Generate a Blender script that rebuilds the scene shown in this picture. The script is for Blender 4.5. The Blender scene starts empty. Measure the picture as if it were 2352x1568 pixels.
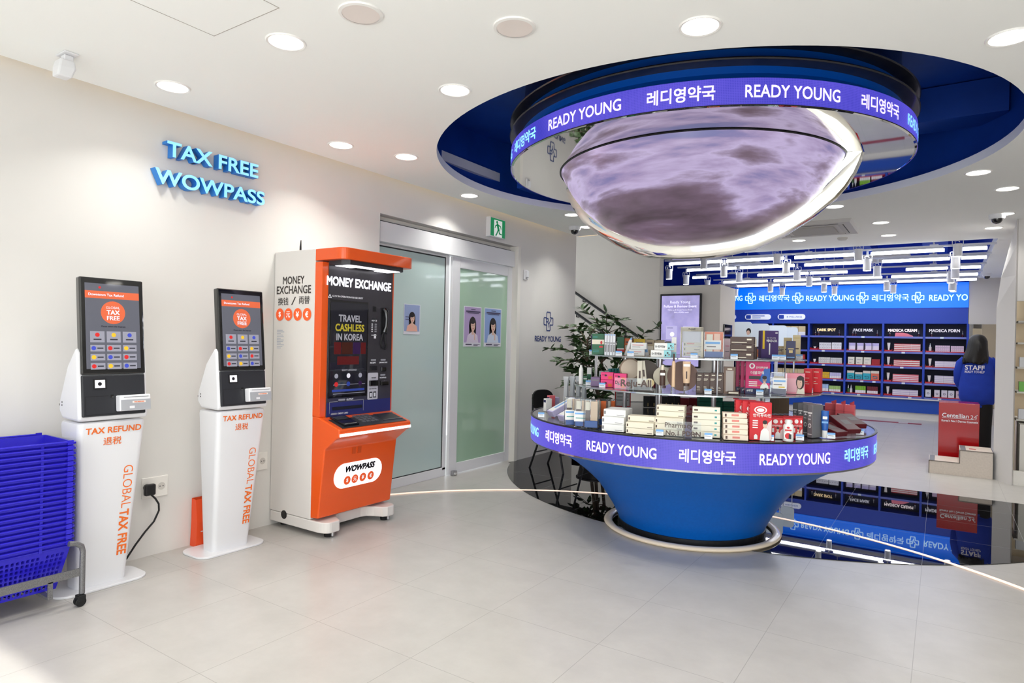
import bpy, math, random
from mathutils import Vector, Matrix
random.seed(7)
sc = bpy.context.scene
COL = sc.collection
PI = math.pi
# ---------------------------------------------------------------- camera
W_PX, H_PX, F_PX = 2352, 1568, 1473.5
EYE = Vector((0, 0, 1.3))
def cam_axes(yaw, pitch, roll):
    cy, sy = math.cos(yaw), math.sin(yaw)
    f = Vector((-sy*math.cos(pitch), cy*math.cos(pitch), math.sin(pitch)))
    r = Vector((cy, sy, 0)); d = f.cross(r)
    c, s = math.cos(roll), math.sin(roll)
    return c*r + s*d, -s*r + c*d, f
AX_R, AX_D, AX_F = cam_axes(.590630, -.000216, -.0213894)
cam = bpy.data.cameras.new('camera'); cam.sensor_width = 36; cam.lens = F_PX/W_PX*36
cam.clip_start = .05; cam.clip_end = 100
cam_ob = bpy.data.objects.new('camera', cam); COL.objects.link(cam_ob)
m3 = Matrix((AX_R, -AX_D, -AX_F)).transposed()
cam_ob.matrix_world = Matrix.Translation(EYE) @ m3.to_4x4()
sc.camera = cam_ob
# ---------------------------------------------------------------- world, exposure, daylight from the shop front
sc.view_settings.view_transform = 'Standard'; sc.view_settings.look = 'None'
sc.view_settings.exposure = 0.0; sc.view_settings.gamma = 1.0
sc.cycles.caustics_reflective = False; sc.cycles.caustics_refractive = False; sc.cycles.max_bounces = 10; sc.cycles.transparent_max_bounces = 24
wd = bpy.data.worlds.new('street_daylight'); sc.world = wd; wd.use_nodes = True
wd.node_tree.nodes['Background'].inputs[0].default_value = (.90, .95, 1.0, 1)
wd.node_tree.nodes['Background'].inputs[1].default_value = 1.5
def area(name, loc, target, sx, sy, energy, col=(1, 1, 1), shape='RECTANGLE', spread=PI):
    l = bpy.data.lights.new(name, 'AREA'); l.shape = shape; l.size = sx
    if shape in ('RECTANGLE', 'ELLIPSE'): l.size_y = sy
    l.energy = energy; l.color = col; l.spread = spread
    o = bpy.data.objects.new(name, l); COL.objects.link(o); o.location = loc
    o.rotation_euler = (Vector(target)-Vector(loc)).to_track_quat('-Z', 'Y').to_euler()
    return o
area('storefront_daylight', (1.0, -2.3, 1.4), (.4, 4, 1.6), 5.2, 2.5, 125, (.96, .99, .98))
sun = bpy.data.lights.new('sun', 'SUN'); sun.energy = 5.0; sun.angle = .01; sun.color = (.98, .97, .9)
sun_ob = bpy.data.objects.new('sun', sun); COL.objects.link(sun_ob)
sun_ob.rotation_euler = Vector((-.25, 1.40, -1.0)).to_track_quat('-Z', 'Y').to_euler()
# ---------------------------------------------------------------- materials
def lin(c): return tuple(((x/255)/12.92 if x/255 <= .04045 else ((x/255+.055)/1.055)**2.4) for x in c)
_M = {}
def mat(name, col=(200, 200, 200), rough=.5, metal=0, emit=0, ecol=None, coat=0, trans=0, ior=1.45, alpha=1, spec=.5):
    if name in _M: return _M[name]
    m = bpy.data.materials.new(name); m.use_nodes = True
    b = m.node_tree.nodes['Principled BSDF']; i = b.inputs
    i['Base Color'].default_value = (*lin(col), 1); i['Roughness'].default_value = rough
    i['Metallic'].default_value = metal; i['Coat Weight'].default_value = coat
    i['Coat Roughness'].default_value = .04
    i['Transmission Weight'].default_value = trans; i['IOR'].default_value = ior; i['Alpha'].default_value = alpha
    i['Specular IOR Level'].default_value = spec
    if emit:
        i['Emission Color'].default_value = (*lin(ecol or col), 1); i['Emission Strength'].default_value = emit
    m.diffuse_color = (*lin(col), 1)
    _M[name] = m; return m
def nodes(m): return m.node_tree.nodes, m.node_tree.links, m.node_tree.nodes['Principled BSDF']
def add_noise(m, scale, amount, stretch=(1, 1, 1), rough_amt=0, bump=0):
    """break a plain colour up a little, in object space"""
    N, L, b = nodes(m)
    tc = N.new('ShaderNodeTexCoord'); mp = N.new('ShaderNodeMapping'); mp.inputs['Scale'].default_value = stretch
    ns = N.new('ShaderNodeTexNoise'); ns.inputs['Scale'].default_value = scale; ns.inputs['Detail'].default_value = 5
    L.new(tc.outputs['Object'], mp.inputs[0]); L.new(mp.outputs[0], ns.inputs['Vector'])
    c = b.inputs['Base Color'].default_value[:]
    rp = N.new('ShaderNodeValToRGB')
    rp.color_ramp.elements[0].position = .3; rp.color_ramp.elements[1].position = .7
    rp.color_ramp.elements[0].color = tuple(max(0, x*(1-amount)) for x in c[:3])+(1,)
    rp.color_ramp.elements[1].color = tuple(min(1, x*(1+amount)) for x in c[:3])+(1,)
    L.new(ns.outputs['Fac'], rp.inputs[0]); L.new(rp.outputs[0], b.inputs['Base Color'])
    if bump:
        bp = N.new('ShaderNodeBump'); bp.inputs['Strength'].default_value = bump; bp.inputs['Distance'].default_value = .01
        L.new(ns.outputs['Fac'], bp.inputs['Height']); L.new(bp.outputs[0], b.inputs['Normal'])
    return rp
def glass_mat(name, col, rough=0.0, alpha=.25):
    """clear sheet: mostly see-through, with a gloss"""
    if name in _M: return _M[name]
    m = bpy.data.materials.new(name); m.use_nodes = True; N = m.node_tree.nodes; L = m.node_tree.links
    N.remove(N['Principled BSDF'])
    t = N.new('ShaderNodeBsdfTransparent'); t.inputs[0].default_value = (*lin(col), 1)
    g = N.new('ShaderNodeBsdfGlossy'); g.inputs['Roughness'].default_value = .03+rough; g.inputs[0].default_value = (1, 1, 1, 1)
    d = N.new('ShaderNodeBsdfDiffuse'); d.inputs[0].default_value = (*lin((235, 240, 245)), 1)
    fr = N.new('ShaderNodeFresnel'); fr.inputs[0].default_value = 1.4
    mx = N.new('ShaderNodeMixShader'); mx2 = N.new('ShaderNodeMixShader'); mx2.inputs[0].default_value = alpha
    L.new(fr.outputs[0], mx.inputs[0]); L.new(t.outputs[0], mx.inputs[1]); L.new(g.outputs[0], mx.inputs[2])
    L.new(mx.outputs[0], mx2.inputs[1]); L.new(d.outputs[0], mx2.inputs[2])
    L.new(mx2.outputs[0], N['Material Output'].inputs[0]); _M[name] = m; return m
def tile_mat(name, c1, c2, joint, rough, spec=.5, coat=0):
    m = mat(name, c1, rough, coat=coat, spec=spec); N, L, b = nodes(m)
    g = N.new('ShaderNodeNewGeometry'); mp = N.new('ShaderNodeMapping')
    mp.inputs['Location'].default_value = (.078+20*.567, -3.66+20*.567, 0)
    L.new(g.outputs['Position'], mp.inputs[0])
    br = N.new('ShaderNodeTexBrick'); br.offset = 0; br.squash = 1
    br.inputs['Scale'].default_value = 1; br.inputs['Brick Width'].default_value = .567; br.inputs['Row Height'].default_value = .567
    br.inputs['Mortar Size'].default_value = .0016; br.inputs['Mortar Smooth'].default_value = .1; br.inputs['Bias'].default_value = 0
    L.new(mp.outputs[0], br.inputs['Vector'])
    ns = N.new('ShaderNodeTexNoise'); ns.inputs['Scale'].default_value = 5; ns.inputs['Detail'].default_value = 8; ns.inputs['Roughness'].default_value = .65
    L.new(g.outputs['Position'], ns.inputs['Vector'])
    rp = N.new('ShaderNodeValToRGB'); rp.color_ramp.elements[0].position = .3; rp.color_ramp.elements[1].position = .7
    rp.color_ramp.elements[0].color = (*lin(c2), 1); rp.color_ramp.elements[1].color = (*lin(c1), 1)
    L.new(ns.outputs['Fac'], rp.inputs[0])
    br.inputs['Mortar'].default_value = (*lin(joint), 1)
    L.new(rp.outputs[0], br.inputs['Color1']); L.new(rp.outputs[0], br.inputs['Color2'])
    L.new(br.outputs['Color'], b.inputs['Base Color']); return m
def led_mat(name, c1, c2, strength, pitch=.0085):
    """blue LED band: emission with a faint pixel grid laid along the band's own uv (metres)"""
    m = mat(name, (20, 20, 30), .35); N, L, b = nodes(m)
    uv = N.new('ShaderNodeUVMap'); sx = N.new('ShaderNodeSeparateXYZ'); L.new(uv.outputs[0], sx.inputs[0])
    outs = []
    for k in (0, 1):
        mu = N.new('ShaderNodeMath'); mu.operation = 'MULTIPLY'; mu.inputs[1].default_value = 2*PI/pitch
        sn = N.new('ShaderNodeMath'); sn.operation = 'SINE'; ab = N.new('ShaderNodeMath'); ab.operation = 'MULTIPLY_ADD'
        ab.inputs[1].default_value = .5; ab.inputs[2].default_value = .5
        L.new(sx.outputs[k], mu.inputs[0]); L.new(mu.outputs[0], sn.inputs[0]); L.new(sn.outputs[0], ab.inputs[0]); outs.append(ab)
    pr = N.new('ShaderNodeMath'); pr.operation = 'MAXIMUM'; L.new(outs[0].outputs[0], pr.inputs[0]); L.new(outs[1].outputs[0], pr.inputs[1])
    ns = N.new('ShaderNodeTexNoise'); ns.inputs['Scale'].default_value = 2.2; L.new(uv.outputs[0], ns.inputs['Vector'])
    ad = N.new('ShaderNodeMath'); ad.operation = 'MULTIPLY_ADD'; ad.inputs[1].default_value = .45
    L.new(pr.outputs[0], ad.inputs[0]); L.new(ns.outputs['Fac'], ad.inputs[2])
    rp = N.new('ShaderNodeValToRGB'); rp.color_ramp.elements[0].color = (*lin(c1), 1); rp.color_ramp.elements[1].color = (*lin(c2), 1)
    rp.color_ramp.elements[0].position = .35; rp.color_ramp.elements[1].position = 1.0
    L.new(ad.outputs[0], rp.inputs[0]); L.new(rp.outputs[0], b.inputs['Emission Color']); b.inputs['Emission Strength'].default_value = strength
    return m
# ---------------------------------------------------------------- pixel helpers: a photo pixel on a known plane of the room
def ray(u, v): return AX_R*((u-1176)/F_PX) + AX_D*((v-784)/F_PX) + AX_F
def on_z(u, v, z): d = ray(u, v); return EYE + d*((z-EYE.z)/d.z)
def on_x(u, v, x): d = ray(u, v); return EYE + d*((x-EYE.x)/d.x)
def on_y(u, v, y): d = ray(u, v); return EYE + d*((y-EYE.y)/d.y)
def px_m(p): return F_PX/((Vector(p)-EYE).dot(AX_F))
# ---------------------------------------------------------------- mesh builder
class MB:
    def __init__(s): s.v = []; s.f = []; s.mi = []; s.mats = []; s.uv = None
    def slot(s, m):
        if m not in s.mats: s.mats.append(m)
        return s.mats.index(m)
    def add(s, vs, fs, m):
        k = len(s.v); s.v += [tuple(v) for v in vs]; i = s.slot(m)
        for f in fs: s.f.append(tuple(k+j for j in f)); s.mi.append(i)
        return s
    def box(s, x0, x1, y0, y1, z0, z1, m):
        vs = [(x, y, z) for x in (x0, x1) for y in (y0, y1) for z in (z0, z1)]
        return s.add(vs, [(0, 1, 3, 2), (4, 6, 7, 5), (0, 4, 5, 1), (2, 3, 7, 6), (0, 2, 6, 4), (1, 5, 7, 3)], m)
    def quad(s, a, b, c, d, m): return s.add([a, b, c, d], [(0, 1, 2, 3)], m)
    def prism(s, poly, axis, a, b, m):
        P = {'x': lambda p, t: (t, p[0], p[1]), 'y': lambda p, t: (p[0], t, p[1]), 'z': lambda p, t: (p[0], p[1], t)}[axis]
        n = len(poly); ar = sum(poly[i][0]*poly[(i+1) % n][1]-poly[(i+1) % n][0]*poly[i][1] for i in range(n))
        if (ar < 0) != (axis == 'y'): poly = poly[::-1]
        vs = [P(p, a) for p in poly] + [P(p, b) for p in poly]
        fs = [tuple(range(n))[::-1], tuple(range(n, 2*n))] + [(i, (i+1) % n, n+(i+1) % n, n+i) for i in range(n)]
        return s.add(vs, fs, m)
    def loft(s, rings, m, close=True, caps=True):
        n = len(rings[0]); vs = [p for r in rings for p in r]; fs = []
        for k in range(len(rings)-1):
            for i in range(n if close else n-1):
                j = (i+1) % n; fs.append((k*n+i, k*n+j, (k+1)*n+j, (k+1)*n+i))
        if caps and close: fs += [tuple(range(n))[::-1], tuple(range((len(rings)-1)*n, len(rings)*n))]
        return s.add(vs, fs, m)
    def lathe(s, prof, m, n=64, a0=0, a1=2*PI, c=(0, 0, 0)):
        full = abs(a1-a0-2*PI) < 1e-6; k = n if full else n+1; vs = []; fs = []
        for i in range(k):
            a = a0+(a1-a0)*i/n
            for r, z in prof: vs.append((c[0]+r*math.cos(a), c[1]+r*math.sin(a), c[2]+z))
        q = len(prof)
        for i in range(n):
            j = (i+1) % k
            for t in range(q-1): fs.append((i*q+t, j*q+t, j*q+t+1, i*q+t+1))
        return s.add(vs, fs, m)
    def cyl(s, c, r, z0, z1, m, n=20, r1=None, axis='z'):
        r1 = r if r1 is None else r1; R0 = []; R1 = []
        for i in range(n):
            a = 2*PI*i/n; ca, sa = math.cos(a), math.sin(a)
            for R, rr, z in ((R0, r, z0), (R1, r1, z1)):
                R.append({'z': (c[0]+rr*ca, c[1]+rr*sa, z), 'x': (z, c[0]+rr*ca, c[1]+rr*sa), 'y': (c[0]+rr*sa, z, c[1]+rr*ca)}[axis])
        return s.loft([R0, R1], m)
    def tube(s, pts, r, m, n=8, caps=True):
        pts = [Vector(p) for p in pts]; rings = []; up = None
        for i, p in enumerate(pts):
            t = (pts[min(i+1, len(pts)-1)]-pts[max(i-1, 0)]).normalized()
            if up is None: up = Vector((0, 0, 1)) if abs(t.z) < .9 else Vector((1, 0, 0))
            x = t.cross(up).normalized(); up = x.cross(t).normalized()
            rr = r[i] if isinstance(r, (list, tuple)) else r
            rings.append([p + (x*math.cos(2*PI*k/n) + up*math.sin(2*PI*k/n))*rr for k in range(n)])
        return s.loft(rings, m, caps=caps)
    def build(s, name, parent=None, smooth=False, bevel=0, loc=None, seg=2, angle=35):
        me = bpy.data.meshes.new(name); me.from_pydata(s.v, [], s.f); me.update()
        for m in s.mats: me.materials.append(m)
        me.polygons.foreach_set('material_index', s.mi)
        if smooth:
            me.polygons.foreach_set('use_smooth', [True]*len(s.f)); me.set_sharp_from_angle(angle=math.radians(angle))
        if s.uv:
            l = me.uv_layers.new(name='uv')
            for lp in me.loops: l.data[lp.index].uv = s.uv[lp.vertex_index]
        o = bpy.data.objects.new(name, me); COL.objects.link(o)
        if parent: o.parent = parent
        if loc: o.location = loc
        if bevel:
            bm = o.modifiers.new('bevel', 'BEVEL'); bm.width = bevel; bm.segments = seg; bm.limit_method = 'ANGLE'; bm.angle_limit = .6
        return o
def rrect(y0, y1, z0, z1, r, n=5):
    P = []
    for cy, cz, a in ((y1-r, z1-r, 0), (y0+r, z1-r, PI/2), (y0+r, z0+r, PI), (y1-r, z0+r, 1.5*PI)):
        for k in range(n+1): t = a+PI/2*k/n; P.append((cy+r*math.cos(t), cz+r*math.sin(t)))
    return P
def tag(o, label=None, cat=None, group=None, kind=None):
    if label: o['label'] = label
    if cat: o['category'] = cat
    if group: o['group'] = group
    if kind: o['kind'] = kind
    return o
def thing(name, label, cat, loc=(0, 0, 0), rz=0, group=None):
    o = bpy.data.objects.new(name, None); COL.objects.link(o); o.empty_display_size = .05
    o.location = loc; o.rotation_euler = (0, 0, rz); return tag(o, label, cat, group)
def struct(o): return tag(o, kind='structure')
KIDS = {}
def kids(o):
    if not KIDS:
        for x in COL.objects:
            if x.parent: KIDS.setdefault(x.parent.name, []).append(x)
    return KIDS.get(o.name, [])
def copy_tree(o, loc=None, rz=None, label=None, group=None, parent=None):
    c = o.copy(); COL.objects.link(c)
    if parent: c.parent = parent
    for ch in [x for x in COL_CH.get(o.name, [])]: copy_tree(ch, parent=c)
    if loc is not None: c.location = loc
    if rz is not None: c.rotation_euler = (0, 0, rz)
    if label: c['label'] = label
    if group: c['group'] = group
    if parent: COL_CH.setdefault(parent.name, []).append(c)
    return c
COL_CH = {}
def note_kids(o):
    """remember a finished prototype's children so that copy_tree can follow them"""
    def walk(x):
        COL_CH[x.name] = list(x.children)
        for ch in x.children: walk(ch)
    walk(o); return o
# lettering ------------------------------------------------------------------
_T = {}
def glyphs(s, bold=0, ext=0, align='CENTER', sp=1.0):
    k = (s, bold, ext, align, sp)
    if k not in _T:
        c = bpy.data.curves.new('lettering', 'FONT'); c.body = s; c.size = 1; c.offset = bold if ext else min(bold, 0); c.extrude = ext
        c.align_x = align; c.space_character = sp; c.resolution_u = 8 if ext else 3; c.space_line = .95
        o = bpy.data.objects.new('lettering', c); me = o.to_mesh()
        vs = [v.co.copy() for v in me.vertices]; fs = [tuple(p.vertices) for p in me.polygons]; o.to_mesh_clear()
        bpy.data.objects.remove(o); bpy.data.curves.remove(c)
        if bold > 0 and not ext:      # heavier strokes: the same outline laid down again a little to each side
            v0, f0 = vs, fs; vs = []; fs = []
            for j, (dx, dy) in enumerate(((0, 0), (1, 1), (1, -1), (-1, 1), (-1, -1))):
                k0 = len(vs); vs += [v+Vector((dx*bold*.9, dy*bold*.9, .00025*(4-j))) for v in v0]; fs += [tuple(i+k0 for i in f) for f in f0]
        xs = [v.x for v in vs]; ys = [v.y for v in vs]
        x0, x1, y0, y1 = min(xs), max(xs), min(ys), max(ys); cx, cy = (x0+x1)/2, (y0+y1)/2
        _T[k] = ([Vector((v.x-cx, v.y-cy, v.z)) for v in vs], fs, x1-x0, y1-y0)
    return _T[k]
def letter(mb, s, o, U, V, w, h, m, bold=.012, ext=0, sp=1.0):
    """add string s to mb, centred at o on the plane (U right, V up); w and/or h give its size in metres (None keeps the proportion)"""
    vs, fs, gw, gh = glyphs(s, bold, ext, sp=sp)
    sx = w/gw if w else h/gh; sy = h/gh if h else sx
    U = Vector(U); V = Vector(V); N = U.cross(V).normalized(); o = Vector(o)
    return mb.add([o + U*(v.x*sx) + V*(v.y*sy) + N*(v.z*1.0) for v in vs], fs, m)
def words_part(s, o, w, h, m, parent, name='lettering', U=(0, 1, 0), V=(0, 0, 1), bold=.012, ext=0, sp=1.0, label=None):
    for row in (s if isinstance(s, list) else [(s, o, w, h)]):
        mb = MB(); letter(mb, row[0], row[1], U, V, row[2], row[3], m, row[4] if len(row) > 4 else bold, ext, sp); r = tag(mb.build(name, parent), label)
    return r
ORD = 'first second third fourth fifth sixth seventh eighth ninth tenth eleventh twelfth thirteenth fourteenth fifteenth sixteenth seventeenth eighteenth nineteenth twentieth'.split()
# ================================================================ setting
WX = -3.835                       # left wall plane
CX, CY = -1.49, 4.575             # centre of display table, dome and ceiling recess
CEIL = 2.6
white = mat('wall_paint', (224, 221, 217), .62); add_noise(white, 2.5, .015)
ceil_m = mat('ceiling_paint', (252, 253, 250), .7)
floor_m = tile_mat('floor_tile', (192, 188, 183), (181, 177, 172), (160, 156, 151), .28, .4)
black_m = tile_mat('black_polished_stone', (13, 13, 15), (10, 10, 12), (120, 120, 122), .015, .7)
blue_wall = mat('blue_paint', (22, 62, 172), .5); add_noise(blue_wall, 3, .08)
blue_deep = mat('recess_blue', (16, 72, 168), .55); add_noise(blue_deep, 4, .12)
grey_wall = mat('grey_wall_paint', (206, 200, 192), .7); add_noise(grey_wall, 3, .02)
warm_white = mat('off_white_trim', (232, 228, 220), .5)
alu = mat('white_powder_coat', (228, 228, 230), .35)
chrome = mat('polished_chrome', (235, 233, 228), .05, 1)
steel = mat('brushed_steel', (190, 190, 192), .28, 1)
black = mat('satin_black', (24, 24, 26), .4)
blackg = mat('gloss_black', (14, 14, 16), .06, coat=1)
blue_print = mat('dark_blue_print', (35, 62, 125), .4)
m = MB(); m.box(-5.6, 4.2, -2.6, 17, -.1, 0, floor_m); struct(m.build('floor'))
# black polished floor area: a circle sector cut off by the next room
def circ(cx, cy, r, a0, a1, n): return [(cx+r*math.cos(a0+(a1-a0)*i/n), cy+r*math.sin(a0+(a1-a0)*i/n)) for i in range(n+1)]
th = math.asin(.25/2.55)
P = [p for p in circ(-1.48, 6.75, 2.55, PI-th, 2*PI+th, 96) if p[0] > WX]
P = [(WX, 7.0), (WX, P[0][1])]+P
m = MB(); m.prism(P, 'z', .0005, .004, black_m); struct(m.build('floor_black_stone'))
# ceiling with the round hole
def star_to(poly, a):
    d = Vector((math.cos(a), math.sin(a))); best = None
    for i in range(len(poly)):
        p, q = Vector(poly[i]), Vector(poly[(i+1) % len(poly)]); e = q-p; den = d.x*e.y-d.y*e.x
        if abs(den) < 1e-9: continue
        w = p-Vector((CX, CY)); t = (w.x*e.y-w.y*e.x)/den; s = (w.x*d.y-w.y*d.x)/den
        if t > 0 and -1e-6 <= s <= 1+1e-6 and (best is None or t < best): best = t
    return (CX+d.x*best, CY+d.y*best)
OUT = [(-3.72, -2.5), (3.7, -2.5), (3.7, 9.2), (-2.3, 9.2), (-2.3, 6.95), (-3.72, 6.95)]
HOLE = 1.87
angs = sorted({round(2*PI*i/120, 5) for i in range(120)} | {round(math.atan2(y-CY, x-CX) % (2*PI), 5) for x, y in OUT})
inn = [(CX+HOLE*math.cos(a), CY+HOLE*math.sin(a)) for a in angs]; out = [star_to(OUT, a) for a in angs]; n = len(angs)
m = MB()
vs = [(*p, CEIL) for p in inn]+[(*p, CEIL) for p in out]+[(*p, CEIL+.06) for p in inn]+[(*p, CEIL+.12) for p in out]
fs = []
for i in range(n):
    j = (i+1) % n
    fs += [(i, n+i, n+j, j), (i, j, 2*n+j, 2*n+i), (2*n+i, 2*n+j, 3*n+j, 3*n+i), (n+i, 3*n+i, 3*n+j, n+j)]
m.add(vs, fs, ceil_m)
m.box(.51, 3.7, 9.2, 14.4, CEIL, CEIL+.12, ceil_m)
struct(m.build('ceiling'))
m = MB(); m.box(-5.6, WX+.3, -2.5, 7.12, 2.82, 2.9, ceil_m); m.box(-5.6, -2.3, 6.9, 8.4, 3.4, 3.5, ceil_m); struct(m.build('ceiling_cove_top'))
m = MB(); m.box(-5.7, 3.8, -2.7, 16.1, 3.5, 3.6, ceil_m); struct(m.build('ceiling_slab')); m = MB(); m.box(-5.7, 3.8, -2.6, -2.5, CEIL, 3.5, white); struct(m.build('wall_front_lintel'))  # unseen slab and lintel added to keep sun out above the ceiling
# blue inside of the round recess with a duct-like beam
m = MB(); m.lathe([(HOLE+.005, 2.66), (HOLE+.22, 2.68), (HOLE+.22, 3.2), (0, 3.2)], blue_deep, 96, c=(CX, CY, 0))
m.box(-3.30, -2.55, 4.95, 5.30, 2.72, 3.0, blue_deep); m.box(-.2, .35, 5.5, 5.8, 2.95, 3.19, blue_deep); struct(m.build('ceiling_recess', smooth=True))
# left wall with the glazed door recess
DY0, DY1, DZ = 3.745, 5.80, 2.325
m = MB()
m.box(WX-.16, WX, -2.5, DY0, 0, 2.82, white); m.box(WX-.16, WX, DY0, DY1, DZ, 2.82, white); m.box(WX-.16, WX, DY1, 7.12, 0, 2.82, white)
struct(m.build('wall_left'))
m = MB()
m.box(-3.99, -3.93, DY0, DY1, 2.285, DZ, warm_white); m.box(-3.99, -3.895, DY0, DY1-.05, 2.272, 2.285, black)
m.box(-3.99, -3.865, DY0+.035, DY1-.012, 2.105, 2.272, alu); m.box(-3.99, WX+.012, DY1-.01, DY1+.045, 0, DZ+.003, warm_white)
m.box(-3.97, -3.93, DY0, 4.76, 0, .085, alu); m.box(-3.97, -3.93, 4.712, 4.762, .06, 2.105, alu); m.box(-3.97, -3.935, DY0, 4.72, 2.085, 2.105, alu)
m.box(-3.945, -3.934, DY0, 4.712, 2.075, 2.087, black); m.box(-3.945, -3.934, 4.702, 4.712, .08, 2.08, black); m.box(-3.945, -3.934, DY0, 4.712, .085, .093, black)
struct(m.build('trim_door_frame', bevel=.003))
frost1 = mat('frosted_glass_pale', (192, 212, 208), .35, coat=1); frost2 = mat('frosted_glass_green', (168, 200, 172), .35, coat=1)
m = MB(); m.box(-3.944, -3.938, DY0, 4.704, .09, 2.08, frost1); struct(m.build('window_1'))
# sliding door leaf
d2 = MB(); fr = [(4.768, 4.885, .01, 2.1), (5.71, 5.79, .01, 2.1), (4.885, 5.71, .01, .11), (4.885, 5.71, 2.0, 2.1)]
for y0, y1, z0, z1 in fr: d2.box(-3.925, -3.895, y0, y1, z0, z1, alu)
door = struct(d2.build('door_2', bevel=.003)); door['label'] = 'white framed sliding door with green frosted glass'
g = MB(); g.box(-3.914, -3.906, 4.88, 5.715, .105, 2.005, frost2); g.build('glass_pane', door)
k = MB(); k.box(-3.9, -3.86, 4.80, 4.86, .0, .045, steel); k.box(-3.89, -3.85, 4.82, 4.85, .005, .03, chrome); k.build('floor_guide', door, bevel=.004)
# stairwell wall behind, with the cut-out and the thick screen partition
SY = 8.3
PX0 = on_y(1515, 657, SY).x; PX1 = on_y(1655, 653, SY).x; PZ = 2.085
m = MB(); m.box(-5.6, PX0, SY, SY+.14, 0, 3.4, grey_wall); m.box(PX0, PX1, SY, SY+.72, 0, PZ, grey_wall)
m.box(-5.6, PX1, SY+.0, SY+.14, 0, .5, grey_wall); struct(m.build('wall_stairwell', bevel=.004))
tr = mat('warm_cove_strip', (255, 220, 170), .5, emit=.8); m = MB(); m.box(-3.72, -2.35, 6.952, 6.975, CEIL+.0, CEIL+.035, tr); struct(m.build('trim_cove_strip'))  # cove light on the fascia, put in as its own glow
area('cove_light', (-3.70, 2.2, 2.71), (-3.95, 2.2, 2.60), 9.2, .05, 15, (1, .76, .46))
# back room: blue walls, blue open ceiling, wall behind the shelves
m = MB(); m.box(-5.6, .38, 14.47, 14.6, 0, 3.5, blue_wall); m.box(.38, 1.3, 14.47, 14.6, 2.4, 3.5, blue_wall); m.box(-5.6, -5.45, 8.44, 14.6, 0, 3.4, blue_wall); struct(m.build('wall_back_blue'))
m = MB(); m.box(-5.6, .6, 9.0, 14.5, 3.3, 3.4, blue_wall); m.box(-5.6, .6, 9.1, 9.14, CEIL+.12, 3.3, blue_wall); m.box(.51, .55, 9.14, 14.4, CEIL+.12, 3.3, blue_wall)
for x in (-4.2, -2.9, -1.4, -.3): m.box(x, x+.35, 9.2, 14.0, 3.05, 3.25, blue_wall)
struct(m.build('ceiling_blue_void'))
mirror = mat('mirror_glass', (215, 218, 216), .02, 1)
m = MB(); m.box(.385, 1.6, 14.1, 14.3, 0, CEIL, grey_wall); struct(m.build('wall_back_grey'))
m = MB(); m.box(.40, 1.4, 14.085, 14.097, .30, 1.78, mirror); struct(m.build('wall_back_mirror'))
m = MB(); m.box(1.02, 1.15, 8.8, 14.1, 0, CEIL, white); struct(m.build('wall_right_back'))
# column beside the steps, leaning inward towards the ceiling
A0 = Vector((.455, 8.20)); B0 = Vector((.587, 7.93)); lean = [(0, 0), (1.75, .0), (2.05, .03), (2.35, .09), (2.6, .15)]
col_m = mat('column_paint', (214, 210, 207), .6); m = MB(); rings = []
for z, k in lean:
    rings.append([(A0.x+k, A0.y, z), (B0.x+.0, B0.y, z), (.598, 7.95, z), (.64, 8.5, z), (A0.x+k+.05, 8.55, z)])
m.loft(rings, col_m); m.box(.6, 3.7, 7.96, 8.0, 0, .14, warm_white); m.box(.6, 3.7, 7.96, 8.0, 1.80, CEIL, col_m)
struct(m.build('wall_right_column'))
beige = mat('beige_laminate', (226, 206, 172), .5); m = MB(); m.box(.74, 3.7, 10.2, 10.3, 0, CEIL, beige); m.box(3.6, 3.7, -2.5, 10.2, 0, CEIL, white); struct(m.build('wall_right'))
# beige niche added in place of a mirror's reflection
t = thing('wall_shelf', 'beige wall shelf rack seen through the opening beside the grey column', 'shelf', (0, 0, 0))
for z in (.62, .9, 1.15, 1.4, 1.62):
    m = MB(); m.box(.64, 1.6, 8.3, 8.7, z-.018, z, warm_white); m.build('shelf_board', t)
m = MB(); m.box(.62, 1.6, 8.7, 8.74, 0, 1.86, beige); m.build('back_panel', t); m = MB(); m.box(.66, 1.6, 8.15, 8.7, 0, .58, warm_white); m.build('cupboard', t)
for k, (z, c, l) in enumerate(((.9, (120, 200, 70), 'green box'), (.62, (230, 230, 235), 'white jar'), (1.15, (240, 240, 242), 'white box'))):
    m = MB(); m.box(.66, .73, 8.34, 8.4, z, z+.1, mat('niche_%d' % k, c, .4)); tag(m.build('carton'), l+' on the beige shelf rack beside the grey column', 'box')
m = MB(); m.box(WX, WX+.012, -2.5, DY0-.02, 0, .001, white)
m = MB(); m.box(-5.45, .51, 14.0, 14.06, CEIL-.035, CEIL+.03, white); struct(m.build('trim_back_soffit'))
# floor light line: a thin arc let into the floor
line_m = mat('floor_light_line', (255, 224, 205), .4, emit=.75)
m = MB(); a0, a1 = math.radians(152), math.radians(20); pts = []
for i in range(97):
    a = a0+(a1-a0)*i/96; c, s = math.cos(a), math.sin(a); pts.append([(-1.458+r*c, 2.515+r*s, z) for r, z in ((2.695, .003), (2.695, .007), (2.722, .007), (2.722, .003))])
pts = [p for p in pts if p[0][0] > WX+.02]; m.loft(pts, line_m); tag(m.build('floor_light_strip'), 'thin glowing peach line curving across the floor under the round table', 'light strip')
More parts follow.
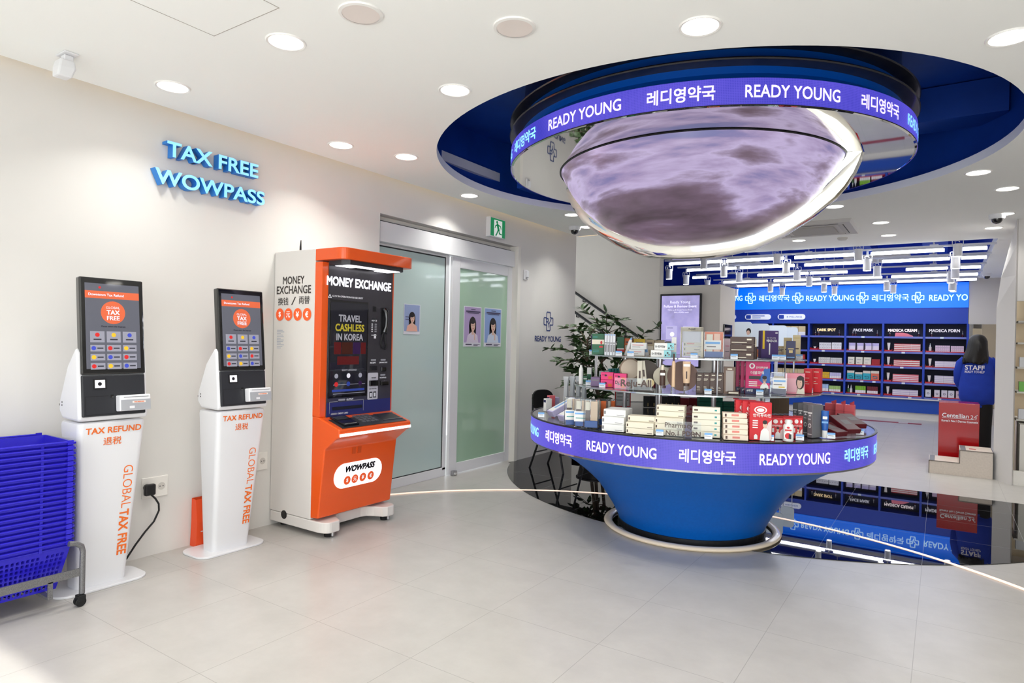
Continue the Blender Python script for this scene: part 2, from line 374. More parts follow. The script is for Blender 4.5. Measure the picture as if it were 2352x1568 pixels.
# ceiling: downlights, speakers, hatch, cassette, detectors
lens = mat('lit_diffuser', (255, 252, 245), .4, emit=6.0); ring_m = mat('downlight_ring', (240, 238, 234), .4)
def downlight(x, y, lit, label, group):
    t = thing('downlight', label, 'ceiling light', (x, y, CEIL), 0, group)
    m = MB(); m.lathe([(.072, .004), (.074, -.004), (.083, -.006), (.087, 0)], ring_m, 32); m.build('trim_ring', t, smooth=True)
    m = MB(); m.lathe([(0, -.0005), (.072, -.0005)], lens, 32); m.build('diffuser', t)
    l = area('downlight_lamp', (x, y, CEIL-.012), (x, y, 0), .13, .13, lit, (.985, .975, .92), 'DISK', spread=2.1); l.parent = None
    return t
DL = [(657, 96, 'nearest the ceiling hatch'), (397, 199, 'above the front payment kiosk'), (1045, 207, 'beside the blue recess facing the entrance'), (783, 333, 'above the orange exchange machine'), (933, 360, 'over the frosted window beside the exchange machine'), (1078, 449, 'over the green exit sign'), (1314, 493, 'next before the corner dome camera'), (1347, 521, 'right by the corner dome camera'),
      (1608, 60, 'in front of the blue recess'), (2320, 85, 'at the far front corner past the blue recess'), (2247, 396, 'past the blue recess toward the column'), (2314, 433, 'second past the blue recess toward the column'), (1917, 474, 'behind the hanging dome near the air conditioner'), (2023, 511, 'beside the ceiling air conditioner'), (2041, 540, 'at the edge of the blue track light zone'), (2307, 491, 'just before the column dome camera'), (2282, 523, 'just behind the column dome camera'), (1835, 552, 'half hidden behind the hanging dome')]
for u, v, w in DL:
    p = on_z(u, v, CEIL); downlight(p.x, p.y, 4.4, 'round white recessed ceiling light '+w, 'recessed ceiling lights')
for x, y, w in ((-2.43, .75, 'nearest the glass front by the left wall'), (-.84, .9, 'nearest the glass front in the middle'), (.75, 1.6, 'second from the glass front'), (1.6, 3.3, 'outside the far side of the blue recess'), (1.6, 5.2, 'outside the rear side of the blue recess')): downlight(x, y, 5.6, 'round white recessed ceiling light '+w, 'recessed ceiling lights')  # unseen downlights added to brighten the floor and near ceiling
spk = mat('speaker_cover', (236, 226, 220), .6)
for u, v, w in ((829, 30, 'white round ceiling speaker nearest the ceiling hatch'), (1182, 62, 'pinkish round ceiling speaker in front of the blue recess')):
    p = on_z(u, v, CEIL); t = thing('ceiling_speaker', w, 'speaker', p, 0, 'ceiling speakers')
    m = MB(); m.lathe([(.075, -.008), (.088, -.006), (.09, 0)], ring_m, 32); m.build('rim', t, smooth=True); m = MB(); m.lathe([(0, -.006), (.075, -.007)], spk, 32); m.build('grille', t)
p = on_z(492, 83, CEIL); m = MB(); gap = mat('hatch_gap', (170, 165, 158), .8)
m.box(p.x, p.x+.003, p.y-.45, p.y, CEIL-.001, CEIL+.002, gap); m.box(p.x, p.x+.45, p.y-.003, p.y, CEIL-.001, CEIL+.002, gap); m.box(p.x+.45, p.x+.453, p.y-.45, p.y, CEIL-.001, CEIL+.002, gap); m.box(p.x, p.x+.45, p.y-.45, p.y-.447, CEIL-.001, CEIL+.002, gap)
struct(m.build('ceiling_hatch'))
ac_m = mat('ac_plastic', (206, 203, 198), .5); vent_m = mat('vent_dark', (70, 70, 72), .6)
def cassette(x, y, z, label, s=.42):
    t = thing('ceiling_air_conditioner', label, 'air conditioner', (x, y, z), 0, 'ceiling air conditioners')
    m = MB(); m.loft([[(a*s, b*s, -.0) for a, b in ((-1, -1), (1, -1), (1, 1), (-1, 1))], [(a*(s-.02), b*(s-.02), -.035) for a, b in ((-1, -1), (1, -1), (1, 1), (-1, 1))]], ac_m); m.build('panel', t)
    m = MB(); m.box(-.22, .22, -.22, .22, -.045, -.03, mat('ac_grille', (178, 174, 168), .6)); m.build('grille', t)
    for a in range(4):
        m = MB(); m.box(-.27, .27, .27, .315, -.04, -.033, mat('ac_flap', (190, 187, 182), .5)); m.box(-.28, .28, .315, .322, -.038, -.032, vent_m); o = m.build('flap', t); o.rotation_euler = (0, 0, a*PI/2)
    return t
cassette(-1.18, 7.57, CEIL, 'white ceiling cassette air conditioner just behind the hanging dome', .41)
def dome_cam(x, y, z, label):
    t = thing('security_camera', label, 'camera', (x, y, z), 0, 'dome security cameras')
    m = MB(); m.lathe([(0, -.001), (.066, -.001), (.066, -.03), (.058, -.045), (.0, -.045)], alu, 28); m.build('housing', t, smooth=True)
    m = MB(); m.lathe([(.045, -.045), (.042, -.065), (.03, -.082), (.012, -.09), (0, -.091)], blackg, 24); m.build('lens_dome', t, smooth=True)
p = on_z(1320, 520, CEIL); dome_cam(p.x, p.y, CEIL, 'white dome security camera on the ceiling at the left wall corner')
p = on_z(2290, 492, CEIL); dome_cam(p.x, p.y, CEIL, 'white dome security camera on the ceiling in front of the column')
p = on_z(2258, 642, CEIL); dome_cam(.60, 13.3, CEIL, 'small dome security camera beyond the track lights above the grey wall')
p = on_z(1935, 546, CEIL); m = MB(); m.lathe([(0, -.03), (.04, -.028), (.055, -.01), (.055, 0)], ac_m, 24, c=p); tag(m.build('smoke_detector', smooth=True), 'small white smoke detector on the ceiling behind the air conditioner', 'detector')
p = on_z(155, 125, CEIL); t = thing('motion_sensor', 'white bracketed motion sensor hanging from the ceiling above the front kiosk', 'sensor', p)
m = MB(); m.box(-.05, .05, -.03, .03, -.008, 0, alu); m.box(-.02, .02, -.02, .02, -.04, -.008, alu); m.build('bracket', t, bevel=.004)
m = MB(); m.loft([[(a*.035, b*.03-.01, -.035) for a, b in ((-1, -1), (1, -1), (1, 1), (-1, 1))], [(a*.04+.01, b*.036-.015, -.075) for a, b in ((-1, -1), (1, -1), (1, 1), (-1, 1))], [(a*.03+.025, b*.03-.03, -.125) for a, b in ((-1, -1), (1, -1), (1, 1), (-1, 1))]], alu); m.build('body', t, bevel=.008)
# wall items -----------------------------------------------------------------
sign_face = mat('sign_face_lightblue', (140, 214, 255), .4, emit=.55, ecol=(150, 220, 255)); sign_side = mat('sign_side_blue', (36, 128, 214), .4)
t = thing('wall_sign', 'two lines of raised light blue letters on the white wall above the kiosks', 'sign', (WX, 2.285, 2.32))
def raised(s, y0, y1, z0, z1, parent):
    f = MB(); letter(f, s, (.063, (y0+y1)/2-2.285, (z0+z1)/2-2.32), (0, 1, 0), (0, 0, 1), y1-y0, z1-z0, sign_face, .022, .0001)
    b = MB(); vs, fs, gw, gh = glyphs(s, .022, .5); sx = (y1-y0)/gw; sy = (z1-z0)/gh
    b.add([(.034+v.z*.056, (y0+y1)/2-2.285+v.x*sx, (z0+z1)/2-2.32+v.y*sy) for v in vs], fs, sign_side)
    o = b.build('lettering', parent); f.build('letter_face', o)
def wpx(u, v, x=WX+.06): q = on_x(u, v, x); return q.y, q.z
a = wpx(384, 322); b2 = wpx(593, 383)
raised('TAX FREE', a[0], b2[0], wpx(593, 410)[1], wpx(384, 322)[1], t)
raised('WOWPASS', wpx(356, 383)[0], wpx(608, 440)[0], wpx(608, 473)[1], wpx(356, 383)[1], t)
# exit sign
gr = mat('exit_green', (0, 140, 84), .35, emit=.35); ew = mat('exit_white', (240, 244, 240), .4, emit=.35)
t = thing('exit_sign', 'green running-man exit sign in a white box above the glass doors', 'sign', (WX, 5.335, 2.45))
m = MB(); m.box(0, .055, -.135, .135, -.1, .1, alu); m.build('housing', t, bevel=.006)
m = MB(); m.box(.055, .058, -.125, .125, -.09, .09, gr); pl = m.build('face_panel', t)
m = MB(); m.box(.0581, .0586, -.07, .07, -.09, .075, ew)
def limb(p, q, w, mm, x=.0592):
    p, q = Vector(p), Vector(q); dd = (q-p).normalized()*w/2; nn = Vector((-dd.y, dd.x))
    m.add([(x, *(p-nn-dd*.6)), (x, *(q-nn+dd*.6)), (x, *(q+nn+dd*.6)), (x, *(p+nn-dd*.6))], [(0, 1, 2, 3)], mm)
m.cyl((-.02, .055), .016, .0588, .0592, gr, 16, axis='x')
for p, q, w in (((-.012, .03), (.008, -.02), .034), ((-.01, .03), (-.045, .018), .013), ((-.045, .018), (-.055, -.005), .012), ((.0, .03), (.04, .02), .013), ((.04, .02), (.052, -.005), .012), ((.002, -.02), (-.03, -.075), .017), ((.012, -.02), (.022, -.055), .017), ((.022, -.055), (.062, -.06), .013), ((-.03, -.075), (-.045, -.078), .012)): limb(p, q, w, gr)
m.build('running_man', t)
# shop emblem and name on the wall
def emblem(mb, o, U, V, s, mm, w=.08):
    """rounded cross outline with R and Y strokes inside, s = half height"""
    U, V, o = Vector(U), Vector(V), Vector(o); N = U.cross(V).normalized()
    def stroke(pts, close=False):
        pts = [Vector(p) for p in pts]
        for i in range(len(pts) if close else len(pts)-1):
            p, q = pts[i], pts[(i+1) % len(pts)]; dd = (q-p).normalized(); nn = Vector((-dd.y, dd.x))*w/2; dd *= w/2
            c = [p-dd-nn, q+dd-nn, q+dd+nn, p-dd+nn]; k = .0004*(i % 3)
            mb.add([o+U*(x.x*s)+V*(x.y*s)+N*k for x in c], [(0, 1, 2, 3)], mm)
    A, B, k = .38, 1.0, .08
    out = []
    for q in range(4):
        for x, y in ((A, .42), (A, B-k), (A-k, B), (-A+k, B), (-A, B-k)):
            c, sn = math.cos(q*PI/2), math.sin(q*PI/2); out.append((x*c-y*sn, x*sn+y*c))
    stroke([(x*.95, y) for x, y in out], True)
    stroke([(-.45, -.3), (-.45, .28), (-.1, .3), (.02, .12), (-.12, -.05), (-.4, -.05)]); stroke([(-.15, -.05), (.1, -.35), (.1, -.6)]); stroke([(.1, -.3), (.62, .38)])
t = thing('wall_logo', 'dark blue cross emblem and shop name lettering on the white corner wall', 'sign', (WX, 6.45, 1.53))
ya, yb = on_x(1228, 777, WX).y, on_x(1288, 777, WX).y; cy = (ya+yb)/2-6.45
m = MB(); emblem(m, (.003, cy-.005, on_x(1260, 738, WX).z-1.53), (0, 1, 0), (0, 0, 1), .108, blue_print, .13); m.build('emblem', t)
words_part('READY YOUNG', (.003, cy, on_x(1260, 778, WX).z-1.53), yb-ya, .066, blue_print, t, bold=.02)
# small sensor, sockets, plug
q = on_x(1206, 631, WX); t = thing('wall_sensor', 'small white motion detector on the wall beside the door frame', 'sensor', q)
m = MB(); m.box(0, .02, -.035, .035, -.055, .055, alu); m.build('back_plate', t, bevel=.006); m = MB(); m.box(.02, .04, -.022, .022, -.03, .04, alu); m.box(.02, .03, -.012, .012, -.048, -.035, steel); m.build('lens', t, bevel=.008)
sock = mat('socket_plastic', (236, 232, 226), .4)
for yy, zz, l in ((1.975, .40, 'white double wall socket with a black plug beside the front kiosk'), (2.655, .45, 'white wall socket between the rear kiosk and exchange machine')):
    t = thing('wall_socket', l, 'socket', (WX, yy, zz)); m = MB(); m.box(0, .009, -.075, .075, -.06, .06, sock); m.build('cover_plate', t, bevel=.003)
    for dy in (-.036, .036):
        m = MB(); m.cyl((dy, 0), .022, .009, .0095, mat('socket_hole', (205, 200, 194), .5), 20, axis='x'); m.box(.0095, .0098, dy-.012, dy-.006, -.003, .003, black); m.box(.0095, .0098, dy+.006, dy+.012, -.003, .003, black); m.build('outlet', t)
t = thing('power_cord', 'black plug and cord hanging from the wall socket behind the front kiosk', 'cord', (WX, 1.93, .40))
m = MB(); m.cyl((-.01, .008), .02, .012, .045, black, 14, axis='x'); m.box(.03, .06, -.035, .025, -.035, .03, black); m.build('plug', t, bevel=.008)
m = MB(); m.tube([(.05, .0, -.03), (.06, .02, -.055), (.06, .04, -.09), (.055, .045, -.13), (.05, .02, -.19), (.05, -.03, -.24), (.05, -.08, -.3), (.05, -.13, -.37)], .0055, black); m.build('cable', t, smooth=True)
t = MB(); t.tube([(WX+.03, 2.62, .43), (WX+.05, 2.6, .40), (WX+.05, 2.585, .34), (WX+.05, 2.54, .27), (WX+.05, 2.48, .22)], .005, black); tag(t.build('power_cord', smooth=True), 'black cord curving from the socket behind the rear kiosk', 'cord')
# posters on the glass
def poster(u0, v0, u1, v1, x, label, bg, top, skin, hair, extra=()):
    a, b = on_x(u0, v0, x), on_x(u1, v1, x); w, h = b.y-a.y, a.z-b.z
    t = thing('poster', label, 'poster', (x, (a.y+b.y)/2, (a.z+b.z)/2)); m = MB(); m.box(-.002, 0, -w/2, w/2, -h/2, h/2, mat('poster_paper', (228, 228, 236), .35)); m.build('sheet', t)
    m = MB(); Z = .0008
    def el(cy, cz, ry, rz, mm, n=20, z=1): m.add([(Z*z, cy*w+ry*w*math.cos(2*PI*i/n), cz*h+rz*h*math.sin(2*PI*i/n)) for i in range(n)], [tuple(range(n))], mm)
    def rc(y0, y1, z0, z1, mm, z=1): m.add([(Z*z, y0*w, z0*h), (Z*z, y1*w, z0*h), (Z*z, y1*w, z1*h), (Z*z, y0*w, z1*h)], [(0, 1, 2, 3)], mm)
    rc(-.47, .47, -.40, .48, bg)
    el(.0, .05, .20, .20, hair, z=2); rc(-.20, .20, -.2, .05, hair, 2)
    m.add([(Z*3, -.34*w, -.40*h), (Z*3, .34*w, -.40*h), (Z*3, .28*w, -.22*h), (Z*3, .08*w, -.14*h), (Z*3, -.08*w, -.14*h), (Z*3, -.28*w, -.22*h)], [tuple(range(6))], top)
    rc(-.06, .06, -.2, -.05, skin, 4); el(.01, .03, .125, .145, skin, z=5); el(-.02, .14, .15, .075, hair, z=6)
    for dy in (-.05, .06): el(dy, .035, .02, .01, hair, z=7)
    el(.01, -.05, .035, .012, mat('poster_lips', (190, 90, 95), .4), z=7); rc(.08, .14, -.33, -.16, skin, 6)
    ink = mat('poster_ink', (70, 62, 90), .5)
    for k, (y0, y1, z0, z1) in enumerate(extra): rc(y0, y1, z0, z1, ink, 6)
    m.build('portrait', t); return t
skin = mat('print_skin', (226, 188, 168), .5); hair_p = mat('print_hair', (38, 32, 34), .5)
TX = ((-.32, .34, .33, .345), (-.4, .42, .36, .39), (-.12, .14, .42, .435), (-.4, -.05, -.46, -.43), (.05, .42, -.45, -.435), (.05, .3, -.475, -.46))
poster(928, 697, 964, 768, -3.934, 'small poster of a dark haired model on the pale frosted window', mat('poster_bluegrey', (150, 165, 205), .4), mat('poster_peach', (236, 180, 160), .5), skin, hair_p, ((-.42, -.1, -.02, .0), (-.42, -.1, .06, .08)))
poster(1066, 702, 1104, 796, -3.903, 'lilac portrait poster on the green glass door beside the blue one', mat('poster_lilac', (178, 158, 200), .4), mat('poster_white_top', (216, 205, 222), .5), skin, hair_p, TX)
poster(1113, 706, 1150, 796, -3.903, 'blue portrait poster on the green glass door beside the lilac one', mat('poster_blue', (140, 165, 215), .4), mat('poster_pale_top', (205, 215, 232), .5), skin, hair_p, TX)
# handrails along the stairwell wall
for (u0, v0, u1, v1, l) in ((1300, 657, 1466, 773, 'upper black stair handrail on the grey wall behind the plant'), (1300, 702, 1400, 774, 'lower black stair handrail partly hidden by the plant')):
    a, b = on_y(u0, v0, SY-.07), on_y(u1, v1, SY-.07); t = thing('handrail', l, 'handrail', a, 0, 'stair handrails'); b2 = b-a
    m = MB(); m.tube([(0, 0, 0), b2], .019, black); m.build('rail', t, smooth=True)
    for f in (.25, .8): m = MB(); m.tube([b2*f, b2*f+Vector((0, 0, -.05)), b2*f+Vector((0, .075, -.05))], .008, black); m.build('wall_bracket', t)
t = MB(); q = on_y(1436, 762, SY-.3); t.tube([q, (q.x, q.y, 0)], .02, black); tag(t.build('stair_post', smooth=True), 'black stair post at the foot of the handrail behind the plant', 'post')
# wall screen on the partition
scr_bg = mat('event_screen', (168, 160, 212), .2, emit=.62, ecol=(165, 158, 214)); rp = add_noise(scr_bg, 5, .25)
N_, L_, b_ = nodes(scr_bg); L_.new(rp.outputs[0], b_.inputs['Emission Color'])
a, b = on_y(1519, 675, SY), on_y(1613, 675, SY); w = b.x-a.x; ztop = on_y(1519, 676, SY).z; h = w*1.75
t = thing('wall_display', 'black framed upright screen with lilac event notice on the grey partition', 'screen', ((a.x+b.x)/2, SY, ztop-h/2), -PI/2)
m = MB(); m.box(0, .04, -w/2, w/2, -h/2, h/2, black); m.build('frame', t, bevel=.004); m = MB(); m.box(.04, .042, -w/2+.025, w/2-.02, -h/2+.02, h/2-.025, scr_bg); m.build('screen_panel', t)
lt = mat('screen_white_text', (232, 228, 246), .5, emit=.9); lt2 = mat('screen_card', (190, 184, 228), .5, emit=.62)
words_part([('Ready Young', (.0435, 0, h/2-.115), .27, None), ('Follow & Review Event', (.0435, 0, h/2-.165), .44, None, .005), ('Follow us & Google Review Event', (.0435, 0, h/2-.215), .33, None, 0), ('Gift a PDRN mask', (.0435, .02, h/2-.245), .2, None, 0)], None, None, None, lt, t, bold=.0)
m = MB()
for y in (-.11, .12): m.box(.042, .0432, y-.075, y+.075, -.12, .06, lt2); m.cyl((y+.01, -.05), .03, .0432, .0434, lt, 16, axis='x'); m.box(.0432, .0436, y-.06, y+.02, .03, .036, mat('screen_ink', (90, 84, 140), .5))
m.build('picture_cards', t)
m = MB(); q = on_x(1661, 744, PX1); q2 = on_x(1678, 777, PX1); m.box(PX1, PX1+.02, q.y, q2.y, q2.z, q.z, blackg); tag(m.build('wall_tablet', bevel=.004), 'small black tablet mounted on the end of the grey partition', 'screen')
# ================================================================ round display table, floor ring, hanging dome
led_b = led_mat('led_blue_band', (46, 52, 186), (104, 92, 226), .95); led_t = mat('led_letters', (220, 205, 245), .5, emit=1.0, ecol=(226, 214, 250))
led_side = mat('led_letters_cyan', (150, 220, 255), .5, emit=1.0)
def band(r, z0, z1, name, parent, n=180):
    m = MB(); uv = []
    for i in range(n+1):
        a = 2*PI*i/n
        for z in (z0, z1): m.v.append((r*math.cos(a), r*math.sin(a), z)); uv.append((a*r, z))
    k = m.slot(led_b)
    for i in range(n): m.f.append((2*i, 2*i+2, 2*i+3, 2*i+1)); m.mi.append(k)
    m.uv = uv; return m.build(name, parent, smooth=True)
def ring_words(s, a0, a1, r, zc, h, parent):
    vs, fs, gw, gh = glyphs(s, .02 if s[0] != 'R' else .014); m = MB(); am = math.radians((a0+a1)/2); sx = math.radians(a1-a0)/gw; sy = h/gh
    side = abs((a0+a1)/2+72) > 52
    P = []
    for v in vs: a = am+v.x*sx; P.append((r*math.cos(a), r*math.sin(a), zc+v.y*sy))
    m.add(P, fs, led_side if side else led_t); return m.build('lettering', parent)
table_blue = mat('table_blue', (0, 98, 192), .42); add_noise(table_blue, 60, .05)
T = thing('display_table', 'round blue pedestal display table with a glowing band and glass tiers', 'table', (CX, CY, 0))
m = MB(); m.lathe([(0, .0), (.512, .0), (.512, .045), (.5, .05)], black, 72); m.build('plinth', T)
m = MB(); m.lathe([(.503, .04), (.515, .07), (.53, .1), (.556, .15), (.588, .2), (.628, .26), (.674, .32), (.727, .37), (.786, .42), (.86, .475), (.95, .53), (1.04, .585), (1.10, .612), (1.15, .614)], table_blue, 96); m.build('pedestal', T, smooth=True)
b = band(1.16, .612, .776, 'light_band', T); Z = .694
for s, a0, a1 in (('READY YOUNG', -160, -130.5), ('레디영약국', -124.1, -109.3), ('READY YOUNG', -103.2, -81.2), ('레디영약국', -75.1, -60.4), ('READY YOUNG', -54.1, -32.2), ('레디영약국', -26.1, -11.9), ('READY YOUNG', -5.5, 16.5), ('레디영약국', 22.5, 37), ('READY YOUNG', 43, 65)):
    ring_words(s, a0, a1, 1.1625, Z-(.004 if s[0] == 'R' else 0), .062 if s[0] == 'R' else .075, b)
m = MB(); m.lathe([(1.162, .774), (1.164, .776), (1.164, .782), (1.15, .783)], black, 120); m.build('black_rim', T, smooth=True)
top_m = mat('table_top_steel', (150, 150, 154), .16, .85)
m = MB(); m.lathe([(1.155, .60), (1.155, .78), (0, .78)], top_m, 96); m.build('steel_top', T)
glass = glass_mat('clear_shelf_glass', (226, 236, 234), 0, .10); edge = mat('glass_edge', (190, 200, 204), .1, .6)
for r, z in ((.848, 1.003), (.746, 1.219)):
    m = MB(); m.lathe([(0, z-.008), (r, z-.008)], glass, 96); m.lathe([(r-.0, z), (0, z)], glass, 96); o = m.build('glass_shelf', T)
    m = MB(); m.lathe([(r-.003, z-.009), (r+.002, z-.008), (r+.002, z), (r-.003, z+.001)], edge, 96); m.build('shelf_edge', o, smooth=True)
for a in (-98, -56, 22, 82, 142, 202):
    c, s = math.cos(math.radians(a)), math.sin(math.radians(a))
    m = MB(); m.cyl((.48*c, .48*s), .016, .78, 1.21, steel, 14); m.build('post', T, smooth=True)
for a in (-158, -143, -60, -8, 40, 150):
    c, s = math.cos(math.radians(a)), math.sin(math.radians(a)); m = MB(); m.cyl((.70*c, .70*s), .006, 1.003, 1.211, steel, 10); m.build('thin_rod', T, smooth=True)
m = MB(); rm = mat('cream_gloss_ring', (252, 232, 202), .22, coat=.5)
m.lathe([(.555+.028+.03*math.cos(a), .012+.016*math.sin(a)) for a in [2*PI*i/14 for i in range(15)]], rm, 120); o = m.build('floor_ring', smooth=True); o.location = (CX, CY, .002)
tag(o, 'glossy cream ring lying on the floor around the blue table foot', 'ring')
# hanging ring with mirror underside and half bowl screen
U = thing('ceiling_fixture', 'round hanging ring sign with a cloud screen bowl under a mirrored disc', 'display', (CX, CY, 0))
b = band(1.345, 2.54, 2.678, 'light_band', U, 220)
for s, a0, a1 in (('READY YOUNG', -164, -139), ('레디영약국', -134.7, -118.2), ('READY YOUNG', -112.2, -89.6), ('레디영약국', -83.4, -68.5), ('READY YOUNG', -62.2, -40.3), ('레디영약국', -34.2, -19.6), ('READY YOUNG', -13.9, 8), ('레디영약국', 14, 29), ('READY YOUNG', 35, 57)):
    ring_words(s, a0, a1, 1.3475, 2.608, .066 if s[0] == 'R' else .08, b)
mirror_d = mat('mirror_disc', (226, 226, 222), .025, 1)
m = MB(); m.lathe([(1.343, 2.54), (1.33, 2.536), (0, 2.536)], mirror_d, 160); m.build('mirror_disc', U)
m = MB(); m.lathe([(1.345, 2.537), (1.348, 2.54), (1.345, 2.543)], black, 160); m.build('dark_edge', U)
drum = mat('drum_blue', (0, 88, 190), .3, coat=.3); flange = mat('drum_flange', (32, 32, 40), .35, coat=.3)
m = MB(); m.lathe([(1.338, 2.678), (1.30, 2.695), (1.275, 2.73), (1.28, 2.77)], drum, 140); m.build('lower_drum', U, smooth=True)
m = MB(); m.lathe([(1.278, 2.767), (1.352, 2.772), (1.358, 2.778), (1.352, 2.786), (1.29, 2.79)], flange, 140); m.build('flange', U, smooth=True)
m = MB(); m.lathe([(1.292, 2.788), (1.272, 2.82), (1.28, 2.862)], drum, 140); m.build('upper_drum', U, smooth=True)
m = MB(); m.lathe([(1.278, 2.857), (1.352, 2.862), (1.358, 2.868), (1.352, 2.876), (1.26, 2.89), (1.25, 3.195)], flange, 140); m.build('flange', U, smooth=True)
add_noise(flange, 14, .5, (1, 1, 6))
cloud = mat('cloud_screen', (16, 14, 18), .25); N_, L_, b_ = nodes(cloud)
tc = N_.new('ShaderNodeTexCoord'); mp = N_.new('ShaderNodeMapping'); mp.inputs['Scale'].default_value = (.75, 1.0, 4.6); mp.inputs['Location'].default_value = (1.7, .3, 3.1)
mp.inputs['Rotation'].default_value = (0, .12, 0)
ns = N_.new('ShaderNodeTexNoise'); ns.inputs['Scale'].default_value = 1.7; ns.inputs['Detail'].default_value = 9; ns.inputs['Roughness'].default_value = .52; ns.inputs['Distortion'].default_value = .25
L_.new(tc.outputs['Object'], mp.inputs[0]); L_.new(mp.outputs[0], ns.inputs['Vector'])
sz = N_.new('ShaderNodeSeparateXYZ'); L_.new(tc.outputs['Object'], sz.inputs[0])
# the picture shown on the screen: a storm cloud low in the frame, pale sky above
mr = N_.new('ShaderNodeMapRange'); mr.inputs[1].default_value = 2.0; mr.inputs[2].default_value = 2.28; mr.inputs[3].default_value = -.26; mr.inputs[4].default_value = .04
L_.new(sz.outputs[2], mr.inputs[0]); sm = N_.new('ShaderNodeMath'); sm.operation = 'ADD'; L_.new(ns.outputs['Fac'], sm.inputs[0]); L_.new(mr.outputs[0], sm.inputs[1])
rp = N_.new('ShaderNodeValToRGB'); e = rp.color_ramp.elements
e[0].position = .22; e[0].color = (*lin((84, 70, 78)), 1); e[1].position = .72; e[1].color = (*lin((122, 122, 172)), 1)
for p_, c_ in ((.38, (118, 98, 116)), (.46, (150, 132, 160)), (.53, (196, 180, 218)), (.60, (172, 154, 192)), (.66, (140, 130, 176))): x = e.new(p_); x.color = (*lin(c_), 1)
L_.new(sm.outputs[0], rp.inputs[0]); L_.new(rp.outputs[0], b_.inputs['Emission Color']); b_.inputs['Emission Strength'].default_value = .95
SEAM = [(.963, 2.534), (.935, 2.48), (.883, 2.393), (.815, 2.305), (.744, 2.24), (.65, 2.172), (.54, 2.117), (.42, 2.066), (.3, 2.035), (.15, 2.017), (0, 2.012)]
OUTER = [(1.063, 2.536), (1.048, 2.48), (1.02, 2.41), (.975, 2.335), (.92, 2.268), (.78, 2.152), (.606, 2.044), (.41, 1.963), (.25, 1.933), (.1, 1.922), (0, 1.92)]
m = MB(); m.lathe(SEAM, cloud, 64, PI, 2*PI, c=(0, -.03, 0)); m.build('screen_bowl', U, smooth=True)
m = MB(); m.lathe(SEAM, cloud, 64, 0, PI, c=(0, .03, 0)); m.build('rear_bowl', U, smooth=True)
m = MB(); full_o = [(x, z) for x, z in OUTER]+[(-x, z) for x, z in OUTER[::-1][1:]]; full_s = [(x, z) for x, z in SEAM]+[(-x, z) for x, z in SEAM[::-1][1:]]
rings = []
for (xo, zo), (xs, zs) in zip(full_o, full_s):
    q = lambda f: (xs+(xo-xs)*f, zs+(zo-zs)*f)
    rings.append([(q(f)[0], y, q(f)[1]) for f, y in ((-.02, -.06), (.55, -.06), (.9, -.045), (1, 0), (.9, .045), (.55, .06), (-.02, .06))])
m.loft(rings, chrome, caps=True); m.build('chrome_frame', U, smooth=True, angle=50)
m = MB(); m.lathe([(.966, 2.528), (.975, 2.534), (.962, 2.536)], black, 64, PI, 2*PI, c=(0, -.03, 0)); m.build('screen_joint', U)
# ================================================================ self-service kiosks along the left wall
kw = mat('kiosk_white', (230, 230, 233), .28, coat=.3); korange = mat('print_orange', (244, 116, 38), .45); kdark = mat('kiosk_dark', (44, 45, 50), .35)
scr = mat('kiosk_screen', (60, 62, 70), .05, emit=.30, ecol=(150, 150, 165), coat=.6); s_or = mat('screen_orange', (190, 90, 60), .15, emit=.42, ecol=(214, 100, 62))
s_wh = mat('screen_white', (200, 200, 210), .15, emit=.5, ecol=(215, 215, 225)); s_btn = mat('screen_button', (120, 120, 132), .15, emit=.40, ecol=(172, 172, 186)); s_ink = mat('screen_dark_ink', (50, 50, 60), .15, emit=.1, ecol=(60, 60, 70))
ICON = [mat('flag_red', (190, 40, 40), .2, emit=.35, ecol=(200, 50, 50)), mat('flag_blue', (60, 70, 170), .2, emit=.35, ecol=(60, 80, 190)), mat('flag_yellow', (220, 170, 40), .2, emit=.35, ecol=(225, 180, 60))]
